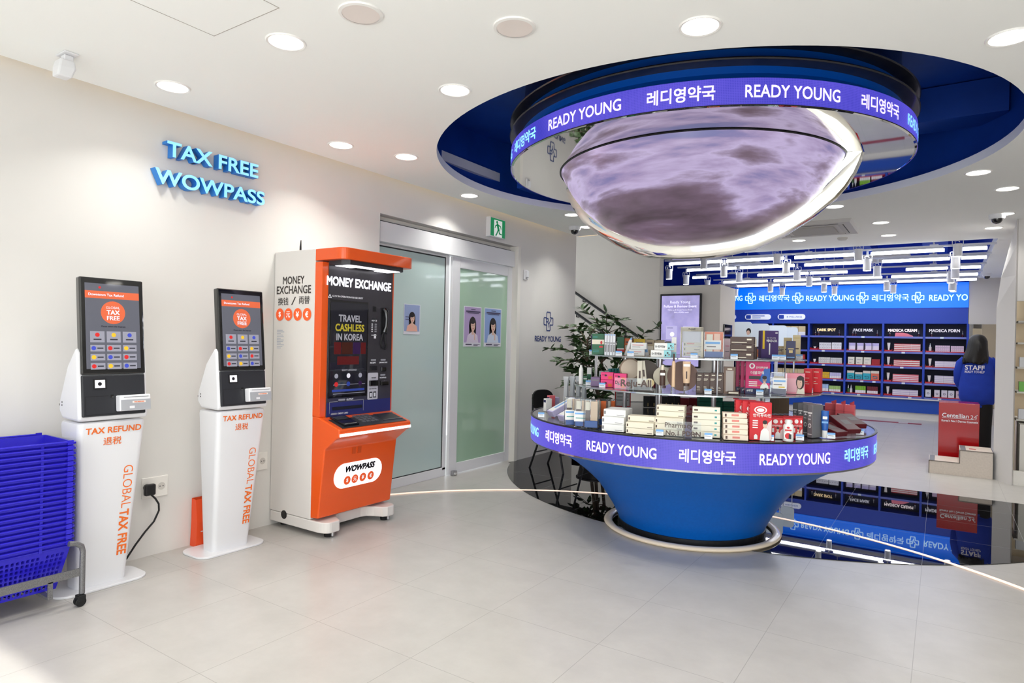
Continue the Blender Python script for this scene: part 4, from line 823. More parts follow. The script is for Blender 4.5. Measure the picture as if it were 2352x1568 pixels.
# bright blue wall band
KB = .904; SYB = 14.1
zk = lambda z: 1.3+(z-1.3)*KB
band_m = mat('wall_band_blue', (0, 110, 240), .3, emit=.75, ecol=(0, 112, 246)); band_t = mat('wall_band_letters', (190, 232, 255), .4, emit=.95)
t = thing('wall_display', 'long bright blue lit band with shop lettering over the back shelves', 'sign', (0, SYB, 0))
bx0 = -4.4; m = MB(); m.box(bx0, .38, -.02, .3, zk(2.165), zk(2.67), band_m); m.build('lit_panel', t)
zt = lambda u: on_y(u, 684, SYB).z
for s, u0, u1 in (('YOUNG', 1664, 1706), ('*', 1713, 1736), ('레디영약국', 1744, 1814), ('*', 1821, 1845), ('READY YOUNG', 1852, 1962), ('*', 1968, 1994), ('레디영약국', 2003, 2088), ('*', 2095, 2122), ('READY YO', 2134, 2223)):
    xa, xb = on_y(u0, 684, SYB).x, on_y(u1, 684, SYB).x; m = MB()
    zz = on_y((u0+u1)/2, 685-(u0-1700)*.004, SYB).z
    if s == '*': emblem(m, ((xa+xb)/2, -.022, zz), (1, 0, 0), (0, 0, 1), (xb-xa)/2*1.05, band_t, .16); m.build('emblem', t)
    else: letter(m, s, ((xa+xb)/2, -.022, zz), (1, 0, 0), (0, 0, 1), xb-xa, .113 if s[0] in 'RY' else .136, band_t, .016); m.build('lettering', t)
# shelving unit ---------------------------------------------------------------
shelf_b = mat('shelf_blue', (30, 66, 176), .4); back_d = mat('shelf_back_navy', (16, 22, 62), .5); white_edge = mat('shelf_price_strip', (206, 212, 232), .25)
BAY = [x*KB for x in (-4.0, -3.24, -2.48, -1.75, -1.04, -.31, .42)]; SZ = [zk(z) for z in (1.57, 1.255, .945, .62, .33)]
t = thing('display_shelf', 'long blue wall shelving with lettered bays full of cartons', 'shelf', (0, SYB, 0))
m = MB(); m.box(-4.3, .38, 0, .36, .13, zk(.30), mat('shelf_plinth_blue', (24, 76, 176), .4)); m.build('plinth', t); m = MB(); m.box(-4.3, .38, .03, .36, 0, .13, warm_white); m.build('kick_board', t); m = MB(); m.box(-4.3, .38, .34, .36, zk(.3), zk(1.84), back_d); m.build('back_panel', t)
m = MB(); m.box(-4.3, .38, 0, .36, zk(1.84), zk(2.165), shelf_b); m.build('header_panel', t, bevel=.004)
for x in BAY: m = MB(); m.box(x-.018, x+.018, -.004, .34, zk(.3), zk(1.84), shelf_b); m.build('upright', t)
for i in range(len(BAY)-1):
    for z in SZ: m = MB(); m.box(BAY[i]+.02, BAY[i+1]-.02, .0, .34, z-.03, z, shelf_b); m.box(BAY[i]+.02, BAY[i+1]-.02, -.006, .0, z-.032, z+.004, mat('shelf_lip', (92, 104, 190), .15)); m.build('shelf_board', t)
m = MB(); m.box(-4.3, .38, -.03, .02, zk(.275), zk(.30), steel); m.build('counter_edge', t)
for nm, i, c in (('DARK SPOT', 2, (255, 226, 170)), ('FACE MASK', 3, (200, 200, 210)), ('MADECA CREAM', 4, (250, 236, 236)), ('MADECA PDRN', 5, (206, 202, 210))):
    cx = (BAY[i]+BAY[i+1])/2-.02; m = MB(); letter(m, nm, (cx, .10, zk(1.705)), (1, 0, 0), (0, 0, 1), .335 if len(nm) < 10 else .47, .056, mat('bay_letters_%d' % i, c, .4, emit=.7), .03); m.build('bay_lettering', t)
# pill signs on the header panel
pill_m = mat('pill_sign_white', (232, 236, 246), .3, emit=.25)
for u0, u1, tx, l in ((1655, 1691, '', 'white pill sign half hidden by the partition end'), (1712, 1771, 'FAMILY CARE', 'white pill sign on the blue header, middle of three'), (1787, 1850, 'B WELLNESS', 'white pill sign on the blue header above the tan cartons')):
    a, b = on_y(u0, 726, SYB), on_y(u1, 726, SYB); zc = zk(1.99); g = thing('wall_sign', l, 'sign', ((a.x+b.x)/2, SYB, zc), -PI/2, 'pill shaped header signs'); w = (b.x-a.x)/2
    m = MB(); m.prism(rrect(-w, w, -.055, .055, .054, 6), 'x', .0, .03, pill_m); m.build('sign_body', g); m = MB(); m.prism(rrect(-w+.02, -w+.12, -.04, .04, .015, 3), 'x', .03, .031, shelf_b); m.build('number_tile', g)
    if tx[:1] == 'B': words_part(tx, (.0315, .06, 0), w*1.1, .035, mat('pill_ink', (90, 110, 190), .4), g)
    elif tx: m = MB(); m.box(.03, .031, -w+.15, w-.12, .01, .03, mat('pill_ink', (90, 110, 190), .4)); m.box(.03, .031, -w+.15, w-.2, -.03, -.012, mat('pill_ink', (90, 110, 190), .4)); m.build('printed_line', g)
# goods on the shelves
_C = {}
def carton_mesh(w, h, d, c, style):
    k = (round(w, 3), round(h, 3), round(d, 3), c, style)
    if k not in _C:
        body = mat('carton_%d_%d_%d' % c, c, .35); m = MB(); m.box(-w/2, w/2, 0, d, 0, h, body); P = MB(); F = -.0012
        dk = mat('print_grey', (120, 116, 130), .4); rd = mat('print_red', (200, 30, 44), .4)
        if style == 'line': P.box(-w*.3, w*.3, F, 0, h*.62, h*.68, dk); P.box(-w*.3, w*.05, F, 0, h*.2, h*.25, dk)
        elif style == 'red': P.box(-w/2, w/2, F, 0, h*.62, h, rd)
        elif style == 'low': P.box(-w/2, w/2, F, 0, 0, h*.4, mat('print_white', (236, 234, 236), .4))
        elif style == 'swirl':
            P.box(-w/2, w/2, F, 0, h*.72, h, mat('print_cream', (222, 210, 196), .4)); pts = [(-.3, .3), (-.1, .42), (.2, .36), (.3, .2), (.05, .14), (-.2, .2)]
            for a, b in zip(pts, pts[1:]): P.box(min(a[0], b[0])*w, max(a[0], b[0])*w, F*1.3, 0, min(a[1], b[1])*h, max(a[1], b[1])*h+.004, mat('print_dark_teal', (30, 110, 130), .4))
        elif style == 'ring':
            n = 16; pts = [(w*.22*math.cos(2*PI*i/n), F, h*.48+w*.22*math.sin(2*PI*i/n)) for i in range(n)]+[(w*.12*math.cos(2*PI*i/n), F, h*.48+w*.12*math.sin(2*PI*i/n)) for i in range(n)]
            P.add(pts, [(i, (i+1) % n, n+(i+1) % n, n+i) for i in range(n)], dk)
        elif style == 'grad': P.box(-w/2, w/2, F, 0, h*.6, h, mat('print_lilac', (190, 180, 226), .4)); P.box(-w*.42, -w*.36, F*1.4, 0, h*.1, h*.9, dk)
        me = m.build('carton'); pe = P.build('print') if P.f else None
        _C[k] = (me.data, pe.data if pe else None)
        bpy.data.objects.remove(me)
        if pe: bpy.data.objects.remove(pe)
    return _C[k]
def shelf_carton(x, y, z, w, h, d, c, style, label, group, name='carton', cat='box'):
    # w is given as built, h and d in the photo's own measure
    a, b = carton_mesh(w, h, d, c, style)
    o = bpy.data.objects.new(name, a); COL.objects.link(o); o.location = (x, y, z); tag(o, label, cat, group)
    if b: p = bpy.data.objects.new('print', b); COL.objects.link(p); p.parent = o
    return o
BN = {2: 'dark spot bay', 3: 'face mask bay', 4: 'cream bay', 5: 'grey wall bay'}
RWN = ['upper', 'second', 'third', 'lowest']
bxp = {2: (120, 460), 3: (605, 490), 4: (1125, 520), 5: (1675, 560)}
def fx(bay, x): a, w = bxp[bay]; return BAY[bay]+.02+(BAY[bay+1]-BAY[bay]-.04)*(x-a)/w
tray_m = mat('tray_red', (196, 26, 42), .3)
def tray(bay, row, x0, x1, zh=.018, y=.012):
    z = SZ[row+1]; m = MB(); a, b = fx(bay, x0), fx(bay, x1); z += .0008; m.box(a, b, SYB+y, SYB+.26, z, z+zh, tray_m); m.box(a, a+.004, SYB+y, SYB+.26, z+zh, z+zh+.02, tray_m); m.box(b-.004, b, SYB+y, SYB+.26, z+zh, z+zh+.02, tray_m)
    nb = 'small' if x1-x0 < 130 else 'wide'
    tag(m.build('tray'), '%s red tray on the %s product shelf of the %s' % (nb, RWN[row], BN[bay]), 'tray', 'red trays on the back shelves'); return z+zh
def run(bay, row, x0, x1, n, h, c, cn, style='line', layers=1, deep=1, zb=.0, step=0, gap=.002, tail=''):
    z = SZ[row+1]+zb; a, b = fx(bay, x0), fx(bay, x1); w = (b-a)/n
    for l in range(layers):
        for i in range(n):
            lay = '' if layers == 1 else ' in layer %s up' % ORD[l]
            pos = ('%s from the dark end' % ORD[i]) if n > 1 else 'standing alone'
            lab = '%s carton%s, %s%s shelf, %s' % (cn, tail, ('%s of %s%s, ' % (ORD[i], ['one', 'two', 'three', 'four', 'five', 'six', 'seven', 'eight', 'nine'][n-1], lay)) if n*layers > 1 else '', RWN[row], BN[bay])
            shelf_carton(a+w*(i+.5), SYB+.03+step*l, z+l*(h*KB+.001), w-gap, h*KB, .11, c, style, lab, '%s cartons in the %s' % (cn, BN[bay]))
def tubep(bay, row, x, h, cn, zb, c=(236, 230, 226), drop=False):
    z = SZ[row+1]+zb; h *= KB; t = thing('cream_tube' if not drop else 'dropper_bottle', '%s standing on the red tray, %s shelf, %s' % (cn, RWN[row], BN[bay]), 'tube' if not drop else 'bottle', (fx(bay, x), SYB+.06, z), 0, 'single tubes and bottles on the back shelves')
    body = mat('tube_%d_%d_%d' % c, c, .35); m = MB()
    if drop: m.lathe([(0, 0), (.022, 0), (.022, h*.5), (.01, h*.58)], body, 14); m.build('body', t, smooth=True); m = MB(); m.lathe([(.011, h*.56), (.011, h*.75), (.006, h*.8), (.005, h), (0, h)], kw, 12); m.build('cap', t, smooth=True)
    else: m.loft([[(.017*math.cos(2*PI*i/14), .017*math.sin(2*PI*i/14), h*.2) for i in range(14)], [(.027*math.cos(2*PI*i/14), .002*math.sin(2*PI*i/14), h) for i in range(14)]], body); m.build('body', t, smooth=True); m = MB(); m.cyl((0, 0), .014, 0, h*.2, kw, 14); m.build('cap', t, smooth=True)
for bay in (2, 3, 4, 5):
    a, w = bxp[bay]
    for row in range(4):
        zs = (0, 0) if bay == 3 and row < 3 else (0, 0)
        if not (bay == 3) and not (bay == 5 and row == 3) and not (bay == 2 and row > 1): tray(bay, row, a+8, a+108, .03)
        tray(bay, row, a+(118 if bay != 3 else 10), a+w-3)
zb = .0195
run(2, 0, 248, 412, 5, .145, (226, 224, 228), 'white', zb=zb); run(2, 0, 420, 546, 4, .15, (232, 232, 236), 'pale grey', zb=zb); run(2, 1, 244, 398, 6, .13, (218, 216, 212), 'off white', zb=zb); run(2, 1, 402, 556, 6, .125, (208, 206, 204), 'light stone', zb=zb)
run(2, 2, 258, 394, 4, .13, (226, 182, 40), 'yellow', 'line', zb=zb); run(2, 2, 398, 548, 5, .125, (200, 194, 226), 'lilac', 'low', zb=zb); run(2, 3, 258, 384, 3, .155, (170, 196, 232), 'light blue', 'low', zb=zb); run(2, 3, 392, 543, 5, .125, (170, 206, 120), 'green and white', 'low', zb=zb)
for x0, x1, h, nm in ((640, 732, .15, 'first pale lilac'), (752, 846, .148, 'second pale lilac'), (864, 958, .148, 'third pale lilac'), (964, 1058, .148, 'fourth pale lilac')): run(3, 0, x0, x1, 1, h, (226, 218, 236), nm, 'grad', zb=zb)
for x0, x1, h, nm in ((630, 722, .155, 'first cream patterned'), (740, 838, .155, 'second cream patterned'), (852, 954, .155, 'third cream patterned'), (962, 1076, .12, 'plain dark red')): run(3, 1, x0, x1, 1, h, (224, 220, 206) if nm[0] != 'p' else (158, 20, 34), nm, 'line' if nm[0] != 'p' else '', zb=zb)
for x0, x1, h, c, nm in ((623, 726, .185, (40, 168, 184), 'first teal swirl'), (736, 840, .155, (46, 160, 180), 'shorter teal swirl'), (846, 952, .19, (44, 172, 190), 'tall teal swirl'), (958, 1068, .195, (214, 106, 84), 'coral swirl')): run(3, 2, x0, x1, 1, h, c, nm, 'swirl', zb=zb)
tubep(3, 3, 642, .16, 'green dropper bottle', zb, (60, 100, 50), True); tubep(3, 3, 682, .165, 'white pump bottle', zb, (232, 232, 236), True)
run(3, 3, 742, 888, 5, .15, (128, 186, 46), 'bright green', 'low', zb=zb); run(3, 3, 906, 1054, 5, .15, (112, 24, 40), 'maroon', 'low', zb=zb)
tubep(2, 0, 186, .04, 'squat white jar', .0325); tubep(2, 1, 186, .075, 'small white tube', .0325)
for r, h in ((0, .15), (1, .165), (2, .155), (3, .155)): tubep(4, r, 1188, h, 'cream squeeze tube', .0325)
tubep(5, 0, 1745, .15, 'slim white dropper bottle', .0325, (232, 226, 226), True); tubep(5, 1, 1745, .15, 'white squeeze tube', .0325); tubep(5, 2, 1740, .13, 'shorter white squeeze tube', .0325)
run(4, 0, 1262, 1616, 3, .036, (234, 224, 220), 'white and red', 'red', layers=4, zb=zb, step=.004); run(4, 1, 1262, 1612, 3, .040, (236, 228, 222), 'cream and red', 'red', layers=3, zb=zb, step=.004); run(4, 2, 1252, 1600, 3, .036, (224, 108, 122), 'rose red', 'low', layers=4, zb=zb, step=.004); run(4, 3, 1252, 1598, 3, .038, (204, 190, 214), 'pale mauve', 'low', layers=3, zb=zb, step=.004)
run(5, 0, 1816, 2018, 8, .125, (226, 198, 222), 'pink lilac', 'line', zb=zb); run(5, 0, 2030, 2204, 7, .12, (222, 196, 216), 'rosy lilac', 'line', zb=zb); run(5, 1, 1816, 2190, 3, .038, (216, 204, 226), 'lavender', 'low', layers=3, zb=zb, step=.004); run(5, 2, 1812, 2190, 3, .036, (210, 198, 220), 'greyish lavender', 'low', layers=4, zb=zb, step=.004)
for x0, x1, c, nm in ((1690, 1770, (232, 230, 234), 'first ring patterned white'), (1815, 1892, (230, 222, 230), 'second ring patterned white'), (1912, 1995, (226, 218, 228), 'third ring patterned white'), (2006, 2090, (230, 226, 232), 'fourth ring patterned white'), (2110, 2194, (224, 196, 206), 'pink ring patterned')): run(5, 3, x0, x1, 1, .145, c, nm, 'ring', zb=zb)
# header shelf testers
for bay, xs in ((2, (190, 235, 510)), (3, (690, 730, 1030)), (4, (1200, 1590)), (5, (1760, 2185))):
    for k, x in enumerate(xs):
        t = thing('tester_bottle', 'small dark tester bottle, %s along the top ledge of the %s' % (ORD[k], BN[bay]), 'bottle', (fx(bay, x), SYB+.06, SZ[0]+.0008), 0, 'tester bottles on the top ledges')
        m = MB(); m.lathe([(0, 0), (.02, 0), (.022, .04), (.009, .055)], mat('amber_dark', (60, 20, 30), .1, coat=.5), 14); m.build('body', t, smooth=True); m = MB(); m.lathe([(.01, .052), (.01, .07), (.004, .075), (.003, .12), (0, .12)], steel, 10); m.build('cap', t, smooth=True)
m = MB(); pr = [(-.16, 0), (.17, 0), (.16, .02), (.08, .06), (-.02, .085), (-.15, .085)]; m.prism([(fx(4, 1390)+x*KB, SZ[0]+.0008+z*KB) for x, z in pr], 'y', SYB+.05, SYB+.06, mat('pink_card', (244, 130, 146), .4)); tag(m.build('display_card'), 'pink curved display card on the top ledge of the cream bay', 'card')
# price cards on shelf lips
for bay, row, x in ((3, 0, 838), (5, 0, 1905), (2, 1, 308), (3, 1, 838), (4, 1, 1390), (2, 2, 313), (3, 2, 860), (4, 2, 1375), (2, 3, 470), (3, 3, 835), (3, 3, 1003), (4, 3, 1400), (2, 4, 447), (3, 4, 795), (4, 4, 1490), (5, 4, 1890)):
    m = MB(); x_ = fx(bay, x); m.box(x_-.027, x_+.027, SYB-.0095, SYB-.007, SZ[row]-.03, SZ[row]+.002, mat('price_card', (214, 226, 240), .4)); tag(m.build('price_card'), 'white price card, %s shelf lip, %s%s' % (['top ledge', 'upper', 'second', 'third', 'lowest'][row], BN[bay], ', under the coral carton' if x == 1003 else ''), 'price card', 'price cards on the back shelf lips')
# tan cartons in the bay next to the table (partly hidden)
k = 0
for z, h in ((1.57, .21), (.945, .2), (.62, .2)):
    for i in range(4):
        x = -2.8+.14*i; shelf_carton(x, SYB+.04, zk(z)+.0008, .134, h*KB, .14, (214, 194, 150) if z != .945 else (196, 60, 60), 'low' if z != .945 else 'line', '%s big carton, %s along the %s shelf of the bay behind the round table' % ('tan' if z != .945 else 'red', ORD[i], {1.57: 'top', .945: 'middle', .62: 'lower'}[z]), 'large cartons behind the round table')
# floor banner sticker along the shelf
m = MB(); m.box(on_z(1860, 955, 0).x, on_z(2120, 963, 0).x, 13.25, 13.42, .001, .004, mat('floor_banner_red', (150, 44, 56), .4)); t = m.build('floor_sticker'); tag(t, 'long dark red banner sticker on the floor before the back shelves', 'sticker'); m = MB(); m.box(-.62, -.48, 13.255, 13.415, .004, .0046, mat('banner_photo', (205, 190, 190), .4)); letter(m, 'CREAM EVENT 2+1', (-1.25, 15.03, .0048), (1, 0, 0), (0, 1, 0), .7, .07, kw, .01) if 0 else None; m.build('print', t)
# white gondola with rounded header boards behind the table
gw = mat('gondola_white', (226, 228, 232), .4); hb = mat('header_board', (216, 226, 234), .35, emit=.12)
t = thing('display_rack', 'white product gondola with rounded header boards behind the round table', 'rack', (-2.42, 10.4, 0), -PI/2)
m = MB(); m.box(-.9, .5, -.34, .30, 0, .5, gw); m.build('body', t, bevel=.01)
for z in (.8, 1.1): m = MB(); m.box(-.85, .45, -.32, .28, z-.02, z, gw); m.build('shelf_board', t)
for y in (-.3, .28): m = MB(); m.box(-.2, -.15, y-.02, y+.02, .5, 1.35, gw); m.build('upright', t)
for i, (u0, u1, v, Y) in enumerate(((1684, 1728, 739, 9.75), (1724, 1767, 743, 10.2), (1762, 1808, 747, 10.7), (1802, 1833, 751, 11.2))):
    a, b = on_y(u0, v, Y), on_y(u1, v, Y); c = ((a.x+b.x)/2, Y, 1.30); w = (b.x-a.x)/2; h = a.z-1.30
    g = thing('header_board', 'rounded pale header board, %s back on the white gondola' % ORD[i], 'sign', c, -PI/2, 'gondola header boards'); m = MB(); m.prism(rrect(-w, w, 0, h, .05, 6), 'x', -.01, .01, hb); m.build('panel', g)
    m = MB(); m.box(-.008, .008, -w*.7, -w*.6, -.197, 0, gw); m.box(-.008, .008, w*.6, w*.7, -.197, 0, gw); m.build('support_post', g)
    if i == 0:
        m = MB(); Z = .0106
        def el(cy, cz, ry, rz, mm, x): m.add([(x, cy+ry*math.cos(2*PI*j/20), cz+rz*math.sin(2*PI*j/20)) for j in range(20)], [tuple(range(20))], mm)
        el(.09, h*.62, .034, .045, hair_p, Z); m.add([(Z, .02, h*.1), (Z, .17, h*.1), (Z, .14, h*.38), (Z, .06, h*.38)], [(0, 1, 2, 3)], mat('poster_pale_top', (205, 215, 232), .5)); el(.085, h*.56, .024, .034, skin, Z+.0004); m.build('model_print', g)
for i, (x, y, z, c, l) in enumerate(((.42, -.2, .5, (210, 40, 50), 'red carton'), (.42, .1, .5, (232, 226, 220), 'white carton'), (.36, -.1, .8, (150, 170, 210), 'blue grey carton'), (.36, .15, .8, (236, 220, 220), 'blush carton'), (.36, -.2, 1.1, (90, 60, 110), 'violet carton'), (.36, .1, 1.1, (220, 120, 60), 'orange carton'))):
    shelf_carton(-2.42+y, 10.4-x-.03, z+.0008, .13, .16, .1, c, 'line', l+' on the white gondola behind the round table', 'cartons on the gondola')
# ================================================================ steps, red stand, staff member, chair, plant
stone = mat('step_stone', (206, 194, 182), .5); add_noise(stone, 60, .06); st_edge = mat('step_edge', (122, 112, 104), .5); grip = mat('grip_pad', (112, 114, 120), .6)
t = thing('step_block', 'beige stone two step block with grey edging beside the column', 'steps', (-.095, 8.15, 0))
m = MB(); m.prism([(0, 0), (.545, 0), (.545, .27), (.268, .27), (.268, .134), (0, .134)], 'y', 0, .42, stone); m.build('block', t)
m = MB(); e = .006
for x0, x1, z0, z1 in ((0, .268, .128, .137), (.262, .271, .13, .27), (.268, .547, .264, .273), (-.003, .005, 0, .137)): m.box(x0, x1, -.003, .002, z0, z1, st_edge)
m.box(.545, .548, -.003, .42, 0, .273, black); m.build('edge_trim', t)
m = MB(); m.box(.004, .05, .0, .40, .134, .137, grip); m.box(.274, .32, .0, .40, .27, .273, grip); m.build('grip_strip', t); m = MB(); m.box(.35, .41, .14, .2, .27, .2708, mat('step_sticker', (170, 60, 60), .4)); m.build('sticker', t)
redg = mat('red_gloss', (168, 6, 14), .12, coat=.15, spec=.35); t = thing('display_stand', 'glossy red box stand with white lettering behind the stone steps', 'stand', (-.018, 8.75, 0))
m = MB(); m.box(0, .375, 0, .36, 0, .715, redg); m.build('body', t, bevel=.003)
sc_ = 1.0; mb = MB()
for s_, x, z, w_, h_, b_ in (('Centellian', .155, .575, .245, .046, .015), ('24', .322, .568, .056, .042, -.004), ('+', .352, .592, .012, None, .03), ("Korea's No.1 Derma Cosmetic", .195, .513, .335, .024, .025)): letter(mb, s_, (x, -.0025, z), (1, 0, 0), (0, 0, 1), w_, h_, mwhite, b_)
mb.box(.032, .345, -.0026, -.0015, .5415, .545, mwhite); mb.build('lettering', t)
# staff member, seen from behind --------------------------------------------------
def superell(cx, cy, a, b, z, n=28, p=2.4): 
    R = []
    for i in range(n):
        th = 2*PI*i/n; c, s = math.cos(th), math.sin(th); R.append((cx+a*math.copysign(abs(c)**(2/p), c), cy+b*math.copysign(abs(s)**(2/p), s), z))
    return R
PXc, PYc = .355, 9.5
KX, KZ = .76, .96
person = thing('person', 'person with long black hair in a blue lettered sweatshirt, seen from behind by the column', 'person', (PXc, PYc, 0), 0)
sk = mat('skin', (226, 182, 158), .5); swt = mat('sweatshirt_blue', (22, 58, 172), .8); trs = mat('trousers_black', (18, 18, 20), .8); hair = mat('black_hair', (20, 18, 19), .4)
add_noise(swt, 9, .12, bump=.35)
# one continuous skinned body
V_ = [((0, 0, .83), .10), ((0, 0, .96), .09), ((0, .0, 1.10), .105), ((0, .0, 1.23), .065), ((0, .01, 1.30), .045), ((0, .02, 1.385), .08), ((0, .02, 1.45), .07),
      ((-.12, 0, 1.185), .034), ((-.165, .02, 1.0), .038), ((-.145, .12, .85), .029), ((-.14, .17, .83), .031), ((.12, 0, 1.185), .034), ((.16, .06, 1.0), .038), ((.14, .20, .98), .029), ((.14, .25, .985), .031),
      ((-.075, 0, .77), .08), ((-.08, -.01, .46), .055), ((-.08, .02, .09), .038), ((-.08, .12, .045), .033), ((.075, 0, .77), .08), ((.08, -.01, .46), .055), ((.08, .02, .09), .038), ((.08, .12, .045), .033)]
E_ = [(0, 1), (1, 2), (2, 3), (3, 4), (4, 5), (5, 6), (3, 7), (7, 8), (8, 9), (9, 10), (3, 11), (11, 12), (12, 13), (13, 14), (0, 15), (15, 16), (16, 17), (17, 18), (0, 19), (19, 20), (20, 21), (21, 22)]
# five fingers on each hand, the thumb leaving the side of the palm
for w, px_, dirv in ((10, -1, Vector((0, .055, -.035))), (14, 1, Vector((0, .062, .012)))):
    b0 = Vector(V_[w][0])
    for k in range(5):
        off = Vector(((k-2)*.014, 0, 0)); i = len(V_); L = (.75, .95, 1.0, .92, .6)[k]
        if k == (4 if px_ < 0 else 0): off = Vector((-px_*.028, -.02, .0)); L = .6
        V_.append((b0+off+dirv*.45*L, .009)); V_.append((b0+off+dirv*1.0*L+Vector((0, 0, -.012)), .008)); E_ += [(w, i), (i, i+1)]
me = bpy.data.meshes.new('body'); me.from_pydata([v for v, r in V_], E_, []); me.update(); me.materials.append(sk)
o = bpy.data.objects.new('body', me); COL.objects.link(o); o.parent = person
sm_ = o.modifiers.new('skin', 'SKIN')
for i, (v, r) in enumerate(V_): me.skin_vertices[0].data[i].radius = (r, r)
me.skin_vertices[0].data[0].use_root = True; sb_ = o.modifiers.new('smooth', 'SUBSURF'); sb_.levels = 1; sb_.render_levels = 2
m = MB(); m.loft([[(-.012, .095, 1.385), (.012, .095, 1.385), (0, .097, 1.40)], [(-.009, .117, 1.382), (.009, .117, 1.382), (0, .102, 1.405)]], sk); m.build('nose', person)
for s in (-1, 1):
    m = MB(); m.lathe([(0, -.012), (.012, -.008), (.014, .0), (.009, .012), (0, .016)], sk, 10, c=(s*.078, .02, 1.39)); m.build('ear', person, smooth=True)
    m = MB(); m.lathe([(0, -.007), (.008, 0), (0, .007)], mat('eye_white', (235, 235, 235), .3), 10, c=(s*.03, .092, 1.405)); m.build('eye', person, smooth=True)
m = MB(); m.box(-.02, .02, .09, .097, 1.35, 1.358, mat('lips', (180, 90, 90), .4)); m.build('mouth', person, bevel=.003)
# sweatshirt: torso with sleeves
m = MB(); m.loft([superell(.01, 0, .130, .095, .655), superell(.01, 0, .158, .112, .68), superell(.005, 0, .182, .128, .74), superell(0, .0, .182, .130, .86), superell(0, 0, .170, .124, .98), superell(0, 0, .162, .116, 1.08), superell(0, 0, .156, .106, 1.16), superell(0, 0, .135, .092, 1.225), superell(0, .005, .08, .07, 1.265), superell(0, .01, .056, .055, 1.285)], swt, caps=False)
m.tube([(-.115, 0, 1.205), (-.155, .0, 1.15), (-.178, .02, 1.04), (-.176, .05, .93), (-.152, .11, .855)], [.05, .06, .058, .054, .04], swt, 14); m.tube([(.115, 0, 1.205), (.155, .01, 1.15), (.176, .04, 1.04), (.165, .12, .99), (.145, .19, .975)], [.05, .06, .058, .052, .04], swt, 14)
ss = m.build('sweatshirt', person, smooth=True, angle=70)
m = MB(); m.loft([superell(.01, 0, .134, .098, .635), superell(.01, 0, .136, .10, .655), superell(.01, 0, .128, .092, .66)], swt, caps=False); m.build('hem', ss, smooth=True)
m = MB(); letter(m, 'STAFF', (-.03, -.130, 1.105), (1, 0, 0), (0, 0, 1), .19, .055, mwhite, .02); letter(m, 'READY TO HELP', (-.03, -.133, 1.055), (1, 0, 0), (0, 0, 1), .19, .028, mwhite, .015); m.build('lettering', ss)
m = MB()
for s in (-1, 1): m.loft([superell(s*.065, 0, .09, .10, .68), superell(s*.072, 0, .085, .095, .58), superell(s*.076, 0, .074, .08, .40), superell(s*.08, .0, .068, .074, .2), superell(s*.08, .01, .066, .07, .06)], trs, caps=False)
m.build('trousers', person, smooth=True, angle=70)
for s in (-1, 1): m = MB(); m.loft([superell(s*.08, .05, .043, .125, .0), superell(s*.08, .05, .045, .125, .03), superell(s*.08, .04, .04, .1, .07), superell(s*.08, .0, .038, .05, .1)], kw); m.build('shoe', person, smooth=True)
# long hair: a round crown falling in strands over the back
m = MB(); R = []; NH = 48
for z, a, b, cx, cy in ((1.503, .012, .012, 0, .02), (1.499, .035, .036, 0, .02), (1.485, .062, .064, 0, .018), (1.46, .083, .086, 0, .014), (1.425, .094, .097, 0, .006), (1.38, .099, .10, -.002, -.004), (1.33, .104, .098, -.006, -.018), (1.29, .112, .09, -.01, -.036), (1.25, .12, .076, -.016, -.058), (1.22, .125, .062, -.022, -.076), (1.195, .124, .05, -.026, -.09), (1.18, .115, .04, -.03, -.098)):
    rr = superell(cx, cy, a, b, z, NH, 2.0); R.append([(x+(.004*math.sin(i*2.6) if z < 1.45 else 0), min(y, .07)+(.005*math.cos(i*3.3) if z < 1.45 else 0), zz-(.03*abs(math.sin(i*1.3))+.012*math.sin(i*.37) if z < 1.2 else 0)) for i, (x, y, zz) in enumerate(rr)])
m.loft(R, hair); m.build('hair', person, smooth=True, angle=80)
# ---------------------------------------------------------------- black chair behind the table
t = thing('folding_chair', 'black metal chair standing against the wall between door and plant', 'chair', (-3.30, 5.76, 0), math.radians(-4)); fb = mat('chair_black', (20, 20, 22), .35)
FT = {(1, 0): (.23, -.185), (1, 1): (.23, .185), (0, 0): (-.2, -.165), (0, 1): (-.2, .165)}
for (f, s), (x, y) in FT.items():
    m = MB(); m.tube([(x, y, .0), (x*.55 if f else x*.2, y*.96, .43)], .011, fb, 10); m.build('leg', t, smooth=True)
for x, z in ((.17, .17), (-.14, .17)): m = MB(); m.tube([(x, -.17, z), (x, .17, z)], .007, fb, 8); m.build('stretcher', t, smooth=True)
m = MB(); m.prism(rrect(-.19, .19, -.2, .2, .06, 5), 'z', .43, .455, fb); m.build('seat', t, bevel=.006)
for y in (-.17, .17): m = MB(); m.tube([(-.12, y, .43), (-.17, y, .56), (-.18, y*.92, .76)], .011, fb, 10); m.build('back_post', t, smooth=True)
m = MB(); R = []
for k in range(13):
    a = -1+2*k/12; y = .19*a; hh = .10*math.sqrt(max(.05, 1-abs(a)**3.2)); x = -.19+.03*(a*a); R.append([(x-.008, y, .70-hh), (x+.008, y, .70-hh), (x+.004, y, .70+hh), (x-.012, y, .70+hh)])
m.loft(R, fb); m.build('backrest', t, smooth=True, angle=50)
